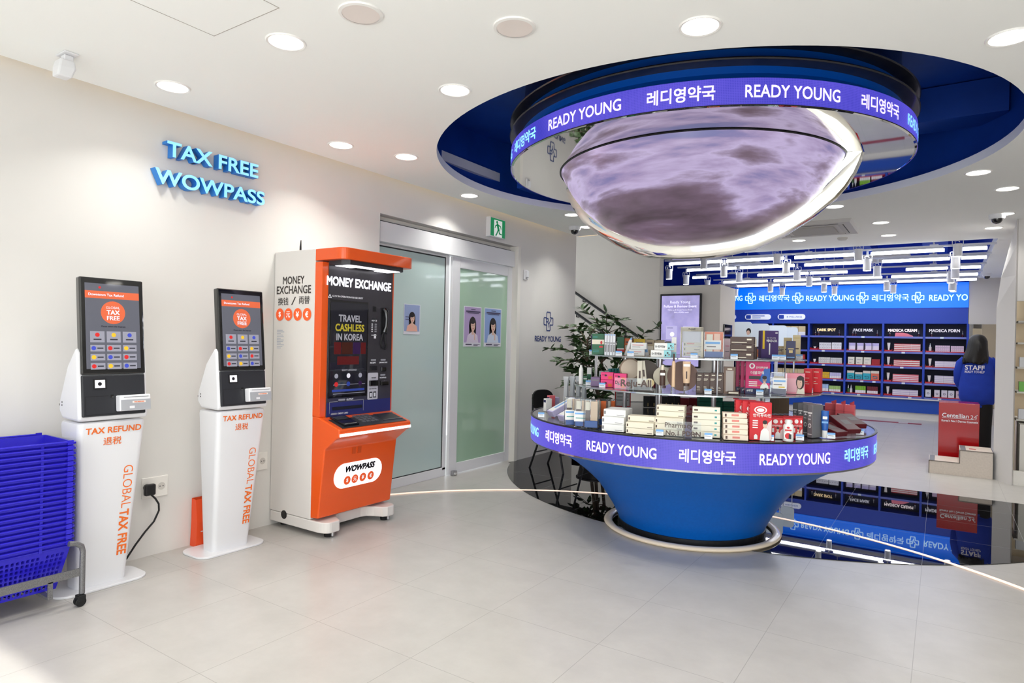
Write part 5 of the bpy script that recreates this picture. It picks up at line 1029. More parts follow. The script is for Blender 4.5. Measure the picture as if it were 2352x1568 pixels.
# ---------------------------------------------------------------- potted tree
PLX, PLY = -3.12, 6.35; leafm = mat('leaf_green', (52, 78, 40), .5); add_noise(leafm, 20, .35); bark = mat('bark', (92, 78, 62), .8); potm = mat('pot_dark', (52, 50, 50), .35); soil = mat('soil', (50, 38, 28), .9)
t = thing('potted_tree', 'leafy green potted tree in a dark bowl by the stair wall', 'plant', (PLX, PLY, 0))
m = MB(); m.lathe([(0, 0), (.13, 0), (.17, .02), (.2, .16), (.215, .165), (.215, .18), (.19, .18), (.185, .15)], potm, 40); m.build('pot', t, smooth=True, angle=40); m = MB(); m.lathe([(.187, .15), (0, .155)], soil, 30); m.build('soil', t)
TRm = MB(); LF = MB(); rnd = random.Random(11)
def leaf(p, d, L):
    d = d.normalized(); s = d.cross(Vector((0, 0, 1)));  s = s.normalized() if s.length > .01 else Vector((1, 0, 0)); n_ = s.cross(d); w = L*.24; tl = rnd.uniform(-.5, .5); s = (s*math.cos(tl)+n_*math.sin(tl))
    LF.add([p, p+d*L*.35+s*w, p+d*L*.7+s*w*.75-n_*L*.05, p+d*L-n_*L*.14, p+d*L*.7-s*w*.75-n_*L*.05, p+d*L*.35-s*w, p+d*L*.5+n_*L*.03], [(0, 1, 6), (1, 2, 6), (2, 3, 6), (3, 4, 6), (4, 5, 6), (5, 0, 6)], leafm)
trunks = [[(0, 0, .15), (.03, .01, .55), (.0, .0, .9), (.06, .02, 1.2), (.1, 0, 1.42)], [(.05, .04, .15), (.09, .05, .5), (-.06, .03, .85), (-.14, 0, 1.15), (-.12, -.02, 1.36)], [(-.04, -.03, .15), (.04, -.06, .6), (.16, -.04, .95), (.3, 0, 1.2)]]
for tr_ in trunks: TRm.tube(tr_, [.02, .018, .015, .011, .008][:len(tr_)], bark, 8)
tips = []
for k in range(96):
    tr_ = trunks[k % 3]; a = rnd.randrange(1, len(tr_)); st_ = Vector(tr_[a])*rnd.uniform(.9, 1.0); ang = rnd.uniform(0, 2*PI); L = rnd.uniform(.2, .56)
    d = Vector((math.cos(ang), math.sin(ang)*.8, rnd.uniform(.0, .75))).normalized(); mid = st_+d*L*.55+Vector((0, 0, .04)); end = st_+d*L+Vector((0, 0, -.03)); TRm.tube([st_, mid, end], [.006, .004, .002], bark, 5)
    for q in range(16):
        f = rnd.uniform(.3, 1.0); p = st_.lerp(mid, f*2) if f < .5 else mid.lerp(end, f*2-1); la = rnd.uniform(0, 2*PI); ld = (d*.8+Vector((math.cos(la), math.sin(la), rnd.uniform(-.55, .35)))).normalized(); leaf(p, ld, rnd.uniform(.08, .135))
TRm.build('trunk', t, smooth=True); tag(LF.build('foliage', t), None)
# ================================================================ goods on the round table
Z0, Z1, Z2 = .7838, 1.0045, 1.2205
TIER_R = {Z0: 1.125, Z1: .835, Z2: .735}
def spot(u, v, z):
    """floor point of a pixel on a tier, kept on the tier along the line of sight"""
    p = on_z(u, v, z); R = TIER_R[z]; d = Vector((p.x, p.y)); L = d.length; d /= L; c = Vector((CX, CY)); b = d.dot(c); D = b*b-(c.length_squared-R*R)
    if D < .003: n_ = (c-d*b).normalized(); d = (d*b+n_*(math.sqrt(max(0, c.length_squared-b*b))-R*.985)).normalized(); b = d.dot(c); D = max(.003, b*b-(c.length_squared-R*R))
    q = math.sqrt(D); t = min(max(L, b-q+.012), max(b-q+.012, b+q-.06)); return Vector((d.x*t, d.y*t, z))
def lifted(u, vb, z, vp):
    p = spot(u, vp or vb, z)
    if vp: p.z += max(0, on_y(u, vb, p.y).z-z)
    return p
def pm(name, c, **k): return mat(name, c, k.pop('rough', .4), **k)
PW = pm('pack_white', (238, 238, 236)); PC = pm('pack_cream', (236, 228, 208)); PBR = pm('pack_brown', (78, 56, 48)); PDK = pm('pack_dark', (40, 30, 30)); PRED = pm('pack_red', (206, 22, 36)); PBL = pm('pack_blue', (30, 92, 176)); PPK = pm('pack_hot_pink', (238, 60, 130)); PMG = pm('pack_magenta', (206, 18, 104)); PGR = pm('pack_green', (18, 96, 60)); PTEAL = pm('pack_teal', (40, 150, 150)); PPU = pm('pack_purple', (62, 34, 104)); PLI = pm('pack_lilac', (196, 190, 226)); PNV = pm('pack_navy', (34, 36, 84)); PGY = pm('pack_grey', (128, 126, 130)); PGD = pm('pack_gold', (214, 190, 130)); PYE = pm('pack_yellow', (226, 190, 30)); POR = pm('pack_orange', (226, 104, 32)); PTN = pm('pack_tan', (196, 178, 146)); PBG = pm('pack_beige', (222, 190, 158)); PLB = pm('pack_sky', (120, 176, 232)); PBK = pm('pack_black', (26, 26, 30)); PSI = pm('pack_silver', (188, 190, 194), metal=.4); PSK = skin
clear = glass_mat('clear_plastic', (250, 252, 253), .02, .02)
def pack(u0, u1, vt, vb, z, d, m_, label, dec=(), txt=(), da=0, name='carton', cat='box', group=None, a=None, round_=.0015, h=None, w=None, tilt=0, vp=None):
    """an upright carton whose front bottom edge stands at photo pixels u0..u1, vb on the tier of height z; dec = printed areas (y0,y1,z0,z1,material) in shares of the front"""
    p = lifted((u0+u1)/2, vb, z, vp); s = px_m(p); va = math.atan2(-p.y, -p.x); a = va+math.radians(da) if a is None else a
    w = w or (u1-u0)/s; h = h or (vb-vt)/s
    if z == Z1 and not vp: h = min(h, .202)
    t = thing(name, label, cat, p, a, group); t.rotation_euler = (0, tilt, a)
    m = MB(); m.box(-d, 0, -w/2, w/2, 0, h, m_); m.build('body', t, bevel=round_, seg=1)
    if dec: prints(t, dec, w, h)
    if txt: letters(t, txt, w, h)
    t['w'] = w; t['h'] = h; t['d'] = d; return t
def prints(t, dec, w, h, x=.0008, name='print'):
    m = MB()
    for k, e in enumerate(dec):
        y0, y1, z0, z1, mm = e[:5]; xx = x+.0003*(k % 5)
        if len(e) > 5 and e[5] == 'o': n = 20; cy, cz = (y0+y1)/2*w, (z0+z1)/2*h; ry, rz = (y1-y0)/2*w, (z1-z0)/2*h; m.add([(xx, cy+ry*math.cos(2*PI*i/n), cz+rz*math.sin(2*PI*i/n)) for i in range(n)], [tuple(range(n))], mm)
        elif len(e) > 5: m.add([(xx, y0*w+(y1-y0)*w*a_, z0*h+(z1-z0)*h*b_) for a_, b_ in e[5]], [tuple(range(len(e[5])))], mm)
        else: m.add([(xx, y0*w, z0*h), (xx, y1*w, z0*h), (xx, y1*w, z1*h), (xx, y0*w, z1*h)], [(0, 1, 2, 3)], mm)
    return m.build(name, t)
def letters(t, txt, w, h, x=.0026):
    m = MB()
    for e in txt:
        s, y, zc, ww, mm = e[:5]; letter(m, s, (x, y*w, zc*h), (0, 1, 0), (0, 0, 1), ww*w, None, mm, e[5] if len(e) > 5 else .015)
    return m.build('lettering', t)
def rows(t, n, dx=0, dy=0, dz=0, label='', start=1):
    """copies of a pack in its own directions: dx behind, dy along, dz up"""
    note_kids(t); out = []; a = t.rotation_euler[2]; c, s = math.cos(a), math.sin(a)
    for k in range(1, n):
        l = Vector(t.location)+Vector((-dx*k*c-dy*k*s, -dx*k*s+dy*k*c, dz*k)); out.append(copy_tree(t, l, None, label % ORD[k])); out[-1].rotation_euler = t.rotation_euler
    return out
tagc = [0]
def price(u, v, z, where, w=.042):
    """small price card leaning on the tier"""
    p = spot(u, v, z); p = p+Vector((-p.x, -p.y, 0)).normalized()*.03 if False else p; a = math.atan2(-p.y, -p.x); t = thing('price_tag', 'small blue and white price card '+where, 'price tag', p, a, 'price cards on the round table')
    m = MB(); th_ = .55; c, s = math.cos(th_), math.sin(th_); h = .036
    def q(y0, y1, s0, s1, o, mm, t_=.0012): m.add([(-s_*s+o*c, y, s_*c+o*s) for o in (o, o+t_) for y, s_ in ((y0, s0), (y1, s0), (y1, s1), (y0, s1))], [(0, 1, 2, 3), (4, 5, 6, 7), (0, 1, 5, 4), (1, 2, 6, 5), (2, 3, 7, 6), (3, 0, 4, 7)], mm)
    q(-w/2, w/2, 0, h, 0, pm('tag_white', (236, 240, 246))); m.build('card', t); m = MB(); q(-w/2, w/2, h*.66, h, .0014, PLB, .0003); q(-w*.4, w*.3, h*.42, h*.5, .0014, PGY, .0003); m.build('print', t); return t
def tube(u, vt, vb, z, wpx, label, mb_, mc, cap=.2, name='tube', style='tube', lean=0, txt=None, vp=None):
    p = lifted(u, vb, z, vp); s = px_m(p); h = (vb-vt)/s; r = wpx/s/2; a = math.atan2(-p.y, -p.x); t = thing(name, label, 'tube' if style == 'tube' else 'bottle', p, a); t.rotation_euler = (lean, 0, a); n = 20
    m = MB(); c = MB()
    if style == 'tube':      # crimped tube on its cap
        m.loft([[(r*.8*math.cos(2*PI*i/n), r*.8*math.sin(2*PI*i/n), h*cap) for i in range(n)], [(r*.75*math.cos(2*PI*i/n), r*.95*math.sin(2*PI*i/n), h*.5) for i in range(n)], [(.0012*math.cos(2*PI*i/n), r*math.sin(2*PI*i/n), h) for i in range(n)]], mb_); c.cyl((0, 0), r*.72, 0, h*cap, mc, n)
    else:
        m.lathe([(0, 0), (r*.95, 0), (r, .004), (r, h*(1-cap)*.9), (r*.75, h*(1-cap)), (0, h*(1-cap))], mb_, n); c.lathe([(r*.55, h*(1-cap)), (r*.55, h), (0, h)], mc, n)
    m.build('body', t, smooth=True, angle=40); c.build('cap', t, smooth=True, angle=40)
    if txt: prints(t, txt, r*2, h, x=r*1.02)
    return t
def figure(x0=.42, wd=.5, hgt=.72):      # a standing sportsman print, generic
    h = hair_p; return [(x0-wd*.5, x0+wd*.5, .0, hgt*.62, PW, ((.05, 0), (.95, 0), (.86, .75), (.64, 1), (.36, 1), (.14, .75))), (x0-wd*.1, x0+wd*.1, hgt*.55, hgt*.72, PSK), (x0-wd*.19, x0+wd*.19, hgt*.62, hgt*.97, PSK, 'o'), (x0-wd*.22, x0+wd*.22, hgt*.82, hgt*1.03, h, 'o')]
# ---- steel top, front row, from the wall side round to the shelves
g = 'long lilac cartons leaning on the table edge'
for k, (u0, u1, vb, w_) in enumerate(((1252, 1282, 957, 'outer'), (1277, 1306, 968, 'inner'))):
    p = spot((u0+u1)/2, vb, Z0); t = thing('carton', 'long lilac carton tilted up at the table edge, %s of the two' % w_, 'box', p, math.radians(-125), g); t.rotation_euler = (0, .45, math.radians(-122))
    m = MB(); m.box(-.21, 0, -.042, .042, .001, .045, PLI); m.build('body', t, bevel=.002, seg=1); m = MB(); m.box(-.2, -.01, -.036, .036, .045, .0458, PW); m.box(-.17, -.05, -.014, .012, .0458, .0464, PLB); m.box(-.21, .0, -.0425, -.038, .044, .0462, PPU); m.build('print', t)
for k, (u, vt, vb, mm, l) in enumerate(((1250, 915, 944, PW, 'white leaflet'), (1258, 908, 940, pm('leaflet_pink', (226, 110, 120)), 'pink leaflet'), (1268, 912, 938, PLI, 'pale leaflet'))):
    t = pack(u-5, u+7, vt, vb, Z0, .05, mm, l+' standing behind the tilted lilac cartons', da=-60, dec=((-.4, .4, .7, .9, PNV),), name='leaflet', cat='leaflet')
for k, (u, w_) in enumerate(((1297, 'outer'), (1311, 'second'), (1325, 'third'), (1338, 'inner'))):
    p = spot(u, 916, Z0); s = px_m(p); t = thing('plastic_bag', 'upright clear white-lined bag on the table rear, %s of four' % w_, 'bag', p, math.radians(-110), 'clear bags at the rear of the table'); m = MB()
    m.loft([[(-.03, -.022, 0), (.0, -.022, 0), (.0, .022, 0), (-.03, .022, 0)], [(-.022, -.018, .16), (-.006, -.018, .16), (-.006, .018, .16), (-.022, .018, .16)], [(-.02, -.032, .235), (-.008, -.032, .235), (-.008, .032, .235), (-.02, .032, .235)]], glass_mat('bag_film', (248, 249, 250), .1, .6), caps=False); m.build('film', t); m = MB(); m.box(-.02, -.008, -.015, .015, .002, .15, PW); m.build('lining', t)
POU = ((1297, 1336, 914, 980, 'first'), (1318, 1356, 918, 984, 'second'), (1339, 1374, 922, 989, 'third'), (1366, 1392, 916, 978, 'fourth'), (1391, 1412, 916, 972, 'fifth'))
for k, (u0, u1, vt, vb, o_) in enumerate(POU):
    inner = POR if k > 2 else PBG
    t = pack(u0, u1, vt, vb, Z0, .035, clear, '%s clear gift pouch with blue base, %s from the lilac cartons' % ('orange' if k > 2 else 'beige', o_), da=8-9*k, name='gift_pouch', cat='pouch', group='clear gift pouches', round_=.004)
    w, h = t['w'], t['h']; m = MB(); m.box(-.030, -.004, -w*.42, w*.42, .004, h*.26, PBL); m.build('base_fill', t, bevel=.003); m = MB(); m.box(-.028, -.012, -w*.05, w*.4, h*.26, h*.92, inner); m.build('inner_pack', t, bevel=.002); m = MB(); m.box(-.025, -.006, -w*.38, -w*.1, h*.26, h*.62, PBR if k < 3 else PC); m.box(-.025, -.006, -w*.38, -w*.1, h*.62, h*.9, PC); m.build('inner_box', t)
    if k in (0, 1): m = MB(); m.box(.0005, .0015, -w*.5, w*.42, h*.2, h*.55, PW); m.box(.0015, .0018, -w*.45, w*.36, h*.44, h*.5, PLB); m.box(.0015, .0018, -w*.4, w*.3, h*.3, h*.33, PTEAL); m.build('info_card', t)
# white small cartons in steps
def steps(u0, u1, vb, hpx, d, mm, n0, lay, what, dec=(), da=0, seed=0, shrink=1, txt=()):
    """long flat cartons one behind the other, each layer set back by one: lay = list of (first, last) row per layer"""
    p = spot((u0+u1)/2, vb, Z0); s = px_m(p); h = hpx/s; first = None
    for L_, (f, l) in enumerate(lay):
        for r in range(f, l):
            lab = '%s, %s row, %s layer' % (what, ORD[r], ['bottom', 'second', 'third', 'fourth', 'fifth', 'sixth'][L_])
            if first is None:
                first = pack(u0, u1, vb-hpx, vb, Z0, d, mm, lab, dec, txt, da=da, group=what); first.location.z += .0002; note_kids(first); base = Vector(first.location); a = first.rotation_euler[2]
            else: copy_tree(first, base+Vector((-(d+.0012)*r*math.cos(a), -(d+.0012)*r*math.sin(a), (h+.0012)*L_)), a, lab)
steps(1381, 1433, 996, 16, .031, PW, 6, [(0, 6), (0, 6), (1, 6)], 'white slim carton beside the clear pouches', ((-.48, -.40, .3, .75, PGY), (.1, .44, .2, .26, PGY)), da=-16)
steps(1437, 1500, 1000, 13, .04, PC, 3, [(0, 3), (0, 3), (1, 3)], 'cream flat carton in the low middle stack', ((-.47, -.42, .25, .7, PBR), (.28, .46, .2, .3, PBR)), da=-12)
steps(1504, 1568, 1000, 13, .045, PC, 3, [(0, 2), (0, 2), (0, 2), (1, 3), (1, 3)], 'cream flat carton behind the clear lettered sign', ((-.47, -.42, .25, .7, PBR), (.28, .46, .2, .3, PBR)), da=-8)
steps(1590, 1652, 1004, 13, .05, pm('pack_ivory', (240, 234, 216)), 3, [(0, 2), (0, 2), (0, 2), (0, 2), (1, 2)], 'ivory flat carton in the tall stack by the clear lettered sign', ((.3, .38, .35, .65, PTEAL), (-.44, -.3, .3, .6, PBR)), da=0)
steps(1663, 1717, 1012, 11.5, .022, pm('pack_shell', (238, 222, 204)), 4, [(0, 6), (1, 6), (1, 6), (2, 6), (3, 6)], 'shell pink slim carton beside the red cartons', ((-.14, .16, .35, .75, pm('pack_rose', (220, 130, 120))), (-.42, -.34, .2, .8, PBR)), da=6)
t = pack(1529, 1608, 973, 1010, Z0, .003, clear, 'clear acrylic sign with dark lettering in front of the cream cartons', name='acrylic_sign', cat='sign', da=0, round_=0)
letters(t, (('Pharmacy', -.12, .70, .80, PBR, .004), ('No.1 PDRN', .0, .26, .98, PBR, .02)), t['w'], t['h'], x=.001)
# pink cloud-shaped card
p = spot(1585, 955, Z0); t = thing('display_card', 'pink cloud shaped card on the rear cream stacks', 'card', p+Vector((0, 0, .0)), math.atan2(-p.y, -p.x)); m = MB(); C_ = []
for cy, cz, r in ((-.028, .03, .022), (.0, .05, .028), (.03, .032, .024)): m.cyl((cy, cz), r, -.002, .001, pm('card_pink', (240, 170, 176)), 20, axis='x')
m.box(-.002, .0012, -.048, .048, .0, .035, pm('card_pink', (240, 170, 176))); m.build('card', t); m = MB(); m.box(.0013, .0018, -.03, .03, .012, .018, PRED); m.box(.0013, .0018, -.036, .036, .004, .008, PBR); m.cyl((-.036, .026), .011, .0013, .002, pm('mint', (150, 220, 180)), 16, axis='x'); m.cyl((.004, .05), .008, .0013, .002, PRED, 14, axis='x'); m.build('print', t)
# red family
rt = (('안티푸라민', .06, .66, .82, PW, .02), ); redface = [(-.3, .28, .70, .90, PW, 'o'), (-.24, .22, .725, .875, PRED, 'o'), (-.18, .16, .75, .85, PW, 'o'), (-.36, -.12, .50, .53, PW), (-.36, -.12, .44, .47, PW), (-.36, -.12, .38, .41, PW), (-.36, -.12, .32, .35, PW), (.0, .5, .02, .55, pm('red_swirl', (226, 206, 204)), ((.35, 0), (1, 0), (1, 1), (.7, .85), (.45, .5))), (-.34, -.08, .03, .16, PW, ((.2, 0), (.8, 0), (.8, .7), (.6, 1), (.4, 1), (.2, .7)))]
t = pack(1722, 1770, 924, 1011, Z0, .05, PRED, 'big red carton with a footballer print, front of the three at the table front', redface+figure(.2, .5, .52), rt, da=10, group='big red cartons')
prs = MB(); d_ = t['d']; w, h = t['w'], t['h']
for k in range(9): z_ = h*(.9-.085*k); prs.box(-d_*.85, -d_*.2, -w/2-.0008, -w/2, z_, z_+.005, pm('red_print_line', (236, 150, 150)))
prs.build('side_print', t); note_kids(t)
for k, dx in ((1, .055), (2, .110)):
    a = t.rotation_euler[2]; copy_tree(t, Vector(t.location)+Vector((-dx*math.cos(a)+.030*k*math.sin(a), -dx*math.sin(a)-.030*k*math.cos(a), 0)), a, 'big red carton with a footballer print, %s back of the three at the table front' % ORD[k])
sr = [(-.28, .1, .72, .92, PW, 'o'), (.28, .46, .74, .9, PW, 'o'), (-.36, -.2, .3, .5, PW), (.05, .5, .0, .5, pm('red_swirl', (226, 206, 204)), ((.3, 0), (1, 0), (1, 1), (.6, .8)))]+figure(.1, .5, .55)
for k, (u0, u1, vb) in enumerate(((1770, 1797, 1007), (1797, 1820, 1008), (1820, 1842, 1008))):
    t = pack(u0, u1-.5, 959, vb, Z0, .04, PRED, 'small red carton with a footballer print, %s of three beside the big ones' % ORD[k], sr, (('안티푸라민', .02, .62, .8, PW, .02),), da=-2, group='small red cartons')
    for j, o in enumerate(rows(t, 3, dx=.043, dy=.0, label='x %s')): o['label'] = 'small red carton, %s row behind the %s front one of the small red block' % (ORD[j], ORD[k])
tube(1810, 964, 1013, Z0, 23, 'white liniment bottle with a red label before the small red cartons', PW, PW, .2, 'bottle', 'bottle', txt=((-.36, .36, .1, .42, PW), (-.3, .3, .12, .4, PRED, 'o'), (-.3, .3, .5, .56, PRED), (-.14, .14, .6, .7, PRED, 'o'), (.05, .3, .12, .35, PBK)))
# grey carton row with blue end carton
gd = ((-.4, .4, .74, .78, PW), (-.26, .26, .66, .74, PW, ((0, 0), (1, 0), (.6, .5), (.5, 1), (.4, .5))), (-.3, .3, .3, .44, PW, 'o'), (-.22, .22, .33, .41, PGY, 'o'), (-.3, .2, .56, .58, PW), (-.4, .4, .1, .12, PW))
for k, (u0, u1, vt, vb) in enumerate(((1819, 1832, 925, 990), (1831, 1844, 926, 996), (1843, 1856, 928, 1001), (1853, 1866, 930, 1005))):
    pack(u0, u1, vt, vb, Z0, .10, pm('pack_steel_grey', (112, 112, 116)), 'tall grey carton, %s in the angled row beside the red ones' % ORD[k], gd, da=-34, group='tall grey cartons')
t = pack(1874, 1884, 928, 1002, Z0, .012, PGY, 'tall grey carton end with a blue slanted print beside the blue tube', ((-.5, .5, .0, .95, PNV, ((0, 0), (.6, 0), (1, .7), (1, 1), (.5, 1), (0, .4))), (-.4, .3, .35, .55, PW, ((0, 0), (1, .6), (1, 1), (0, .5))), (-.5, .5, 0, .12, PSI)), da=20)
tube(1894, 943, 1005, Z0, 16, 'blue squeeze tube on a white cap beside the grey cartons', PBL, PW, .28, txt=((-.4, .4, .55, .62, PLB), (-.3, .3, .7, .8, PW)))
# dark red flat boxes tipped on one another
for k, (u, v, a_, ti, w_) in enumerate(((1933, 1003, -28, .25, 'lowest'), (1958, 1000, -42, .42, 'front'), (1972, 988, -50, .30, 'rear'))):
    p = spot(u, v, Z0); t = thing('gift_box', 'dark red and grey flat box slumped at the table end, %s of three' % w_, 'box', p, 0, 'slumped flat boxes'); t.rotation_euler = (0, ti, math.radians(a_)); m = MB(); m.box(-.17, 0, -.05, .05, .012 if k else .001, .042 if k else .03, pm('pack_maroon', (96, 24, 34))); m.build('body', t, bevel=.002, seg=1); m = MB(); m.box(-.165, -.004, -.046, .046, .042 if k else .03, .0426 if k else .0306, pm('pack_mauve_grey', (120, 100, 106))); m.box(-.11, -.06, -.02, .03, .0428 if k else .0308, .0432 if k else .0312, PGY); m.build('print', t)
for k, (u0, u1, vt, vb) in enumerate(((1895, 1919, 926, 966), (1919, 1940, 928, 970), (1939, 1960, 930, 972))):
    t = pack(u0, u1, vt, vb, Z0, .06, pm('pack_coral', (226, 96, 104)), 'coral pink paper bag carton, %s of three at the table end' % ORD[k], ((-.5, .5, .62, .64, pm('pack_coral_dark', (196, 70, 80))),), da=-8, name='gift_bag', cat='box', group='coral gift bags')
    m = MB(); w, h = t['w'], t['h']; m.add([(-.005, w*.1, h), (-.005, w*.5, h), (-.02, w*.45, h*1.22), (-.02, w*.0, h*1.1)], [(0, 1, 2, 3)], pm('pack_coral_dark', (196, 70, 80))); m.build('fold', t)
# rear half of the steel top
gg = pm('pack_sea_green', (16, 116, 96))
t = pack(1606, 1660, 940, 958, Z0, .06, gg, 'green flat carton at the table rear, lowest of the wall side pile', ((-.48, .48, .45, .52, PGR),), da=20, h=.036, w=.17, group='green flat cartons'); rows(t, 4, dz=.0375, label='green flat carton at the table rear, %s up in the wall side pile')
t = pack(1662, 1712, 940, 958, Z0, .06, gg, 'green flat carton at the table rear, lowest of the pile by the red cartons', ((-.48, .48, .45, .52, PGR),), da=20, h=.036, w=.17, group='green flat cartons'); rows(t, 3, dz=.0375, label='green flat carton at the table rear, %s up in the pile by the red cartons')
for k in range(6): pack(1479+14*k, 1492+14*k, 910, 935, Z0, .05, PBK, 'black upright carton, %s of the row at the table rear' % ORD[k], ((.1, .3, .1, .4, PGD),), da=8, group='black cartons at the table rear')
pack(1412, 1448, 885, 934, Z0, .03, PW, 'white leaflet holder with a red frame at the table rear', ((-.5, -.44, 0, 1, PRED), (.44, .5, 0, 1, PRED), (-.5, .5, 0, .05, PRED), (-.36, .36, .75, .78, PGY), (-.36, .36, .6, .63, PGY), (-.36, .36, .45, .48, PGY), (-.36, .36, .3, .33, PGY)), da=5, name='leaflet_holder', cat='holder')
for k in range(2): pack(1563+20*k, 1582+20*k, 914, 938, Z0, .06, pm('pack_wine', (176, 20, 44)), 'wine red carton, %s of two at the table rear' % ORD[k], ((.05, .25, .1, .35, PGD),), da=5, group='wine red cartons')
for k in range(4): pack(1768+11*k, 1778.5+11*k, 902, 950, Z0, .05, pm('pack_taupe', (136, 112, 88)), 'tall taupe carton, %s of the row behind the small red cartons' % ORD[k], ((-.4, .4, .9, .93, PTN),), da=0, group='tall taupe cartons')
for k in range(3): pack(1842+22*k, 1862+22*k, 913, 938, Z0, .06, pm('pack_plum', (120, 80, 130)) if k != 1 else PLI, '%s carton at the table rear, %s past the grey row' % ('plum' if k != 1 else 'lilac', ORD[k]), ((-.4, .4, .5, .6, PW),), da=-10, group='plum and lilac cartons')
for u, v, w_ in ((1243, 962, 'below the tilted lilac cartons'), (1399, 991, 'before the white slim cartons'), (1462, 997, 'before the low cream stack'), (1515, 1000, 'left of the clear lettered sign'), (1627, 1008, 'before the tall ivory stack'), (1705, 1011, 'between shell pink and big red cartons'), (1768, 1012, 'between big red carton and white bottle'), (1837, 1011, 'beside the white liniment bottle'), (1909, 1007, 'before the slumped dark red boxes'), (1975, 998, 'at the far end of the steel top'), (1412, 945, 'standing behind the clear pouches')): price(u, v, Z0, w_)
# ---- middle glass tier
tube(1334, 838, 882, Z1, 10, 'slim white tube bottle at the wall end of the middle glass tier', PW, PW, .12, 'bottle', 'bottle')
pack(1348, 1358, 842, 872, Z1, .03, PW, 'narrow white and green carton on the middle tier beside the slim white bottle', ((-.5, .5, .1, .5, PGR),), da=-10); pack(1339, 1349, 863, 876, Z1, .03, PGR, 'little green carton at the foot of the slim white bottle', ((-.4, .4, .4, .6, PW),), da=-10)
t = pack(1356, 1378, 866, 887, Z1, .05, pm('pack_smoke_violet', (122, 102, 138)), 'smoky violet carton, front of the pair on the middle tier', ((-.4, .4, .6, .75, PGY),), da=-18, group='smoky violet cartons'); rows(t, 2, dx=.055, label='smoky violet carton, %s of the pair on the middle tier')
PKD = ((-.4, -.1, .55, .75, PMG), (.1, .4, .1, .5, POR), (-.2, .0, .45, .7, PBK, 'o'))
for k, (u0, u1, vb, n) in enumerate(((1379, 1408, 889, 3), (1409, 1438, 892, 3))):
    t = pack(u0, u1, vb-17, vb, Z1, .045, PPK, 'hot pink carton with an orange corner, lowest of the %s stack' % ORD[k], PKD, da=-12, group='hot pink cartons'); h = t['h']; rows(t, n-1, dz=h+.001, dx=.004, label='hot pink carton, %s up in the '+ORD[k]+' pink stack'); o = copy_tree(t, Vector(t.location)+Vector((-.01, .05, 0)), None, 'hot pink carton behind the %s pink stack' % ORD[k])
for k in range(5): pack(1397+6.6*k, 1403.2+6.6*k, 828, 853, Z1, .06, PTEAL, 'teal carton, %s of the upright row behind the pink stacks' % ORD[k], ((-.3, .3, .2, .3, PW),), da=0, group='teal cartons')
def disc(u, vt, vb, z, label, mm, r2=None, stand=True, thick=.004, dy=0, dec=None, back=0, vp=None):
    p = lifted(u, vb, z, vp); s = px_m(p); a = math.atan2(-p.y, -p.x); p = p+Vector((-back*math.cos(a), -back*math.sin(a), 0)); r = (vb-vt)/s/2; t = thing('display_disc', label, 'display', p, a); m = MB(); m.cyl((0, r), r, -thick, 0, mm, 40, axis='x'); m.build('disc', t, smooth=True, angle=40)
    if dec: m = MB(); m.cyl((dec[0]*r, r+dec[1]*r), dec[2]*r, .0002, .0012, dec[3], 32, axis='x'); m.build('print', t)
    if stand: m = MB(); m.box(-.03, .0, -.012, .012, .0, .004, clear); m.build('foot', t)
    return t
disc(1447, 822, 872, Z1, 'round cream swatch disc with a tan rim on the middle tier', pm('disc_tan', (150, 126, 100)), dec=(0, 0, .86, pm('swatch_cream', (226, 210, 186))), vp=890)
disc(1481, 826, 890, Z1, 'large grey disc behind the clear lettered board', pm('disc_grey', (118, 104, 92)), back=.02, vp=891)
disc(1455, 820, 842, Z1+.075, 'small pale gold badge disc above the cream swatch', PGD, stand=False, back=-.004) if 0 else None
disc(1492, 869, 889, Z1, 'small pale gold disc at the end of the clear lettered board', PGD, vp=899)
for k, (u0, u1, vt, vb, ln) in enumerate(((1463, 1475, 828, 886, 0), (1475, 1492, 828, 880, .12))):
    t = pack(u0, u0+11, vt, vb, Z1, .012, PC, 'slim cream carton, %s on the grey disc' % ('upright' if not k else 'leaning'), ((-.2, .2, .3, .6, PBR), ), da=0, group='slim cream cartons', vp=895); t.rotation_euler = (ln, 0, t.rotation_euler[2])
t = pack(1412, 1496, 868, 895, Z1, .003, clear, 'clear board with brown cut-out lettering at the front of the middle tier', name='acrylic_sign', cat='sign', round_=0, vp=903); letters(t, (('Dr.', -.42, .6, .14, PBR, .02), ('Reju-All', .07, .48, .82, PBR, .03)), t['w'], t['h'], x=.0015)
disc(1522, 842, 886, Z1, 'cream disc behind the dark dropper bottle', pm('disc_cream', (234, 224, 200)), vp=896)
tube(1521, 838, 885, Z1, 13, 'dark brown bottle with a cream cap before the cream disc', PBR, PC, .24, 'bottle', 'bottle', txt=((-.4, .4, .5, .62, PW),), vp=901)
tube(1546, 812, 888, Z1, 8, 'long thin beige stick tube on a clear stand', PBG, PBR, .22, 'bottle', 'bottle', vp=909)
disc(1567, 829, 898, Z1, 'large brown disc behind the beige squeeze tube', pm('disc_brown', (112, 78, 64)), vp=900)
tube(1576, 830, 886, Z1, 18, 'beige squeeze tube standing on a clear block', PBG, PBR, .12, txt=((-.4, .4, .8, .9, PW), (-.08, .08, .3, .6, PBR)), vp=904)
for u, v_, vb_ in ((1521, 901, 885), (1546, 909, 888), (1576, 904, 886)): p = spot(u, v_, Z1); t = MB(); t.box(-.012, .012, -.012, .012, 0, lifted(u, vb_, Z1, v_).z-Z1-.0004, clear); o = t.build('acrylic_block'); o.location = p; tag(o, 'small clear acrylic block %s' % {1521: 'below the dark brown bottle', 1546: 'below the thin stick tube', 1576: 'below the beige squeeze tube'}[u], 'block')
